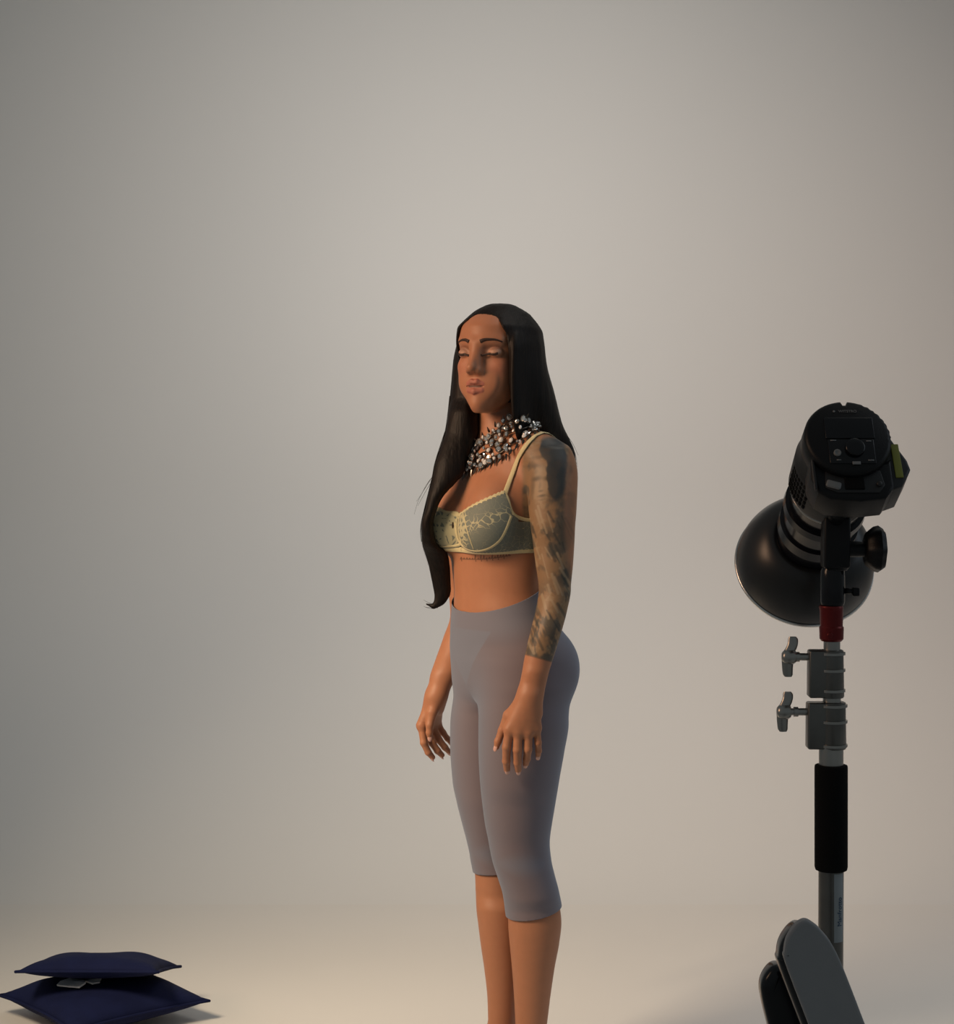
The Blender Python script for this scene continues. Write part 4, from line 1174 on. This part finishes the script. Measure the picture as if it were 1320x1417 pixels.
o3 = link('tilt_knob', bm_mesh(bm), flash, M['black']); sharp(o3, 40)
bm = bmesh.new(); lathe(bm, s(1168, 818), (1, 0, 0), [(0, .004), (.014, .004)], 16); box(bm, s(1184, 819), (.010, .010, .012), None, .002); o4 = link('locking_screw', bm_mesh(bm), flash, M['black'])
# yoke arms between the bracket and the housing
bm = bmesh.new(); tube(bm, [s(1156, 722, YS - .004), fl(.085, -.005, -.060), fl(.105, -.002, -.050)], .012, 12); link('yoke', bm_mesh(bm), flash, M['black'])

# ------------------------------------------------------------------ folded padded chair in the foreground
YC = 2.22
def c_(p, Y=YC): return Vector(at(p[0], p[1], Y))
slope = (1197 - 1168) / (1417 - 1342)
F1 = [(1115, 1274), (1103, 1280), (1090.6, 1298), (1087, 1316), (1087.6, 1333), (1119, 1417), (1280, 1850), (1340, 1845), (1352, 1820), (1197, 1417), (1168, 1342), (1151, 1308), (1139, 1292), (1128.5, 1281)]
fp = [c_(p) for p in F1]
cb = Vector((c_((1250, 1850)).x, YC + .05, 0))
chair = empty('folded_chair', cb, 'folded dark grey padded chair with glossy black shell leaning beside the light stand', 'chair')
def slab(name, pts, Y, th, m, bev, seg=5, parent=chair):
    P = [Vector((c_(p, Y).x, 0, c_(p, Y).z)) for p in pts]; n = len(P)
    ar = sum(P[i].x * P[(i + 1) % n].z - P[(i + 1) % n].x * P[i].z for i in range(n)); sg = 1 if ar > 0 else -1
    N = []
    for i in range(n):
        t = (P[(i + 1) % n] - P[i - 1]); N.append(Vector((-t.z, 0, t.x)).normalized() * sg)
    rings = []
    for k in range(seg + 1):
        a = math.pi / 2 * k / seg; rings.append([p + nn * (bev * (1 - math.sin(a))) + Vector((0, Y + bev * (1 - math.cos(a)), 0)) for p, nn in zip(P, N)])
    for k in range(seg, -1, -1):
        a = math.pi / 2 * k / seg; rings.append([p + nn * (bev * (1 - math.sin(a))) + Vector((0, Y + th - bev * (1 - math.cos(a)), 0)) for p, nn in zip(P, N)])
    rings.insert(0, [p + nn * (bev + .002) + Vector((0, Y, 0)) for p, nn in zip(P, N)]); rings.append([p + nn * (bev + .002) + Vector((0, Y + th, 0)) for p, nn in zip(P, N)])
    bm = bmesh.new(); add_frames(bm, rings); o = link(name, bm_mesh(bm), parent, m); sharp(o, 50); return o
def spl(pts, n=5):
    """smooth only the rounded top corners"""
    return [tuple(p) for p in smoothpoly(pts, n, True)]
TOP = [(1119, 1417), (1087.6, 1334), (1086, 1318), (1090, 1299), (1102, 1281), (1115, 1274), (1129, 1281), (1140, 1292), (1152, 1308), (1168, 1342), (1197, 1417)]
tp = [tuple(p) for p in smoothpoly(TOP, 5, False)]
seatp = tp + [(1352, 1818), (1345, 1842), (1300, 1850), (1275, 1835)]
slab('backrest', seatp, YC, .016, M['greypad'], .0035)
def rel(pts, dx, dy, sx_=1.0): return [(1130 + (x - 1130) * sx_ + dx, y + dy) for x, y in pts]
slab('backrest_shell', [(x - 7, y + 9) for x, y in seatp], YC + .018, .046, M['blackgloss'], .014, 5)
SH = [(1108, 1440), (1060, 1405), (1051.5, 1375), (1050.5, 1357), (1055, 1343), (1066, 1328), (1080, 1330), (1100, 1345), (1140, 1417)]
SH = [(1064, 1417), (1054.5, 1378), (1052, 1358), (1056, 1342), (1067, 1328), (1080, 1326), (1092, 1336), (1104, 1356), (1127, 1417)]
sp2 = [tuple(p) for p in smoothpoly(SH, 5, False)] + [(1270, 1790), (1255, 1815), (1215, 1800)]
# seen behind the backrest: the folded seat
Yq = YC + .11
slab('seat', [(x + 2, y + 13) for x, y in sp2], Yq, .040, M['blackgloss'], .012, 5)
for k, (dx, Y) in enumerate(((0, YC + .03), (0, YC + .14))):
    for px0 in (1290, 1335):
        a = c_((px0 - 60, 1660), Y); b = Vector((c_((px0, 1850), Y).x, Y, .010)); bm = bmesh.new(); tube(bm, [a, b], .010, 12); link('leg', bm_mesh(bm), chair, M['steel'])

# ------------------------------------------------------------------ navy cushions
def pillow(name, center, hx, hy, hz, rot, label, seed, tilt=0.0, droop=0.0, under=.85):
    n = 40; r = random.Random(seed); V = []; idx = {}
    bm = bmesh.new()
    def P(u, v, sgn):
        pin = 1 - .10 * (1 - (u * v) ** 2) * (abs(u) ** 6 + abs(v) ** 6) * .5
        x = u * hx * (1 - .09 * (1 - abs(v) ** 2.2) * 1.0 * abs(u) ** 2) ; y = v * hy * (1 - .09 * (1 - abs(u) ** 2.2) * abs(v) ** 2)
        h = hz * (max(0, 1 - abs(u) ** 2.6) * max(0, 1 - abs(v) ** 2.6)) ** .55
        h *= 1 + .05 * math.sin(u * 5 + seed) * math.cos(v * 4 + seed) + .035 * math.sin(9 * u * v + seed + 3 * u)
        z = sgn * h * (1.0 if sgn > 0 else under) - droop * (u * u + v * v) * .5
        q = Vector((x, y, z)); q = Matrix.Rotation(rot, 3, 'Z') @ q; q = Matrix.Rotation(tilt, 3, 'X') @ q
        return Vector(center) + q
    for sgn in (1, -1):
        g = [[bm.verts.new(P(-1 + 2 * i / n, -1 + 2 * j / n, sgn)) for j in range(n + 1)] for i in range(n + 1)]
        for i in range(n):
            for j in range(n):
                f = (g[i][j], g[i + 1][j], g[i + 1][j + 1], g[i][j + 1]); bm.faces.new(f if sgn > 0 else f[::-1])
    bmesh.ops.remove_doubles(bm, verts=bm.verts, dist=.0004)
    zmin = min(v.co.z for v in bm.verts)
    me = bm_mesh(bm); ctr = Vector((center[0], center[1], max(zmin, 0)))
    me.transform(Matrix.Translation(-ctr)); o = link(name, me, None, M['navy']); o.location = ctr
    tag(o, label, 'cushion', 'navy cushions stacked on the floor')
    # piping along the edge seam
    bm = bmesh.new(); pts = []
    for k in range(4 * 20 + 1):
        t = k / 20; sd = int(t) % 4; f = (t - int(t)) * 2 - 1
        u, v = [(f, -1), (1, f), (-f, 1), (-1, -f)][sd]; pts.append(P(u, v, 1))
    tube(bm, pts, .0035, 8); link('piping', bm_mesh(bm), o, M['navy'])
    return o, P
c1 = at(143, 1387, 4.65)
pb, Pb = pillow('cushion', (c1.x, 4.65, .051), .182, .182, .050, math.radians(40), 'navy blue cushion lying on the floor, lower of the stacked two', 1)
c2 = at(133, 1348, 4.62)
pt, Pt = pillow('cushion', (c2.x + .006, 4.64, .124), .168, .130, .040, math.radians(-3), 'navy blue cushion lying on top of the other cushion', 5, tilt=math.radians(-13), droop=.0, under=.5)
# white tag peeking out between them
def tree(o):
    return BVHTree.FromPolygons([o.matrix_basis @ v.co for v in o.data.vertices], [tuple(p.vertices) for p in o.data.polygons])
tb_, tt_ = tree(pb), tree(pt)
def on_pillow(px, py, off=.004):
    o = Vector((0, 0, CAMH)); d = (Vector(at(px, py, 1.0)) - o).normalized()
    r = tb_.ray_cast(o, d); return r[0] - d * off + Vector((0, 0, off * .5))
for outl, up_ in (([(79, 1363), (84, 1359), (97, 1356), (110, 1356), (117, 1358), (119, 1362), (110, 1366), (95, 1366)], .010), ([(114, 1355), (128, 1353), (140, 1353.5), (138, 1357), (128, 1360), (121, 1358.5)], .010)):
    bm = bmesh.new()
    ring = [on_pillow(x, y + 3.5, up_ * .7) for x, y in outl]; c = sum(ring, Vector()) / len(ring) + Vector((0, 0, .004))
    cv = bm.verts.new(c); vs2 = [bm.verts.new(p + Vector((0, 0, .002 * (k % 3)))) for k, p in enumerate(ring)]
    for k in range(len(vs2)): bm.faces.new((cv, vs2[k], vs2[(k + 1) % len(vs2)]))
    o = link('tag', bm_mesh(bm), pb, M['white'], smooth=False); tag(o, 'white folded tag'); md = o.modifiers.new('solid', 'SOLIDIFY'); md.thickness = .004
print('total', time.time() - T0)
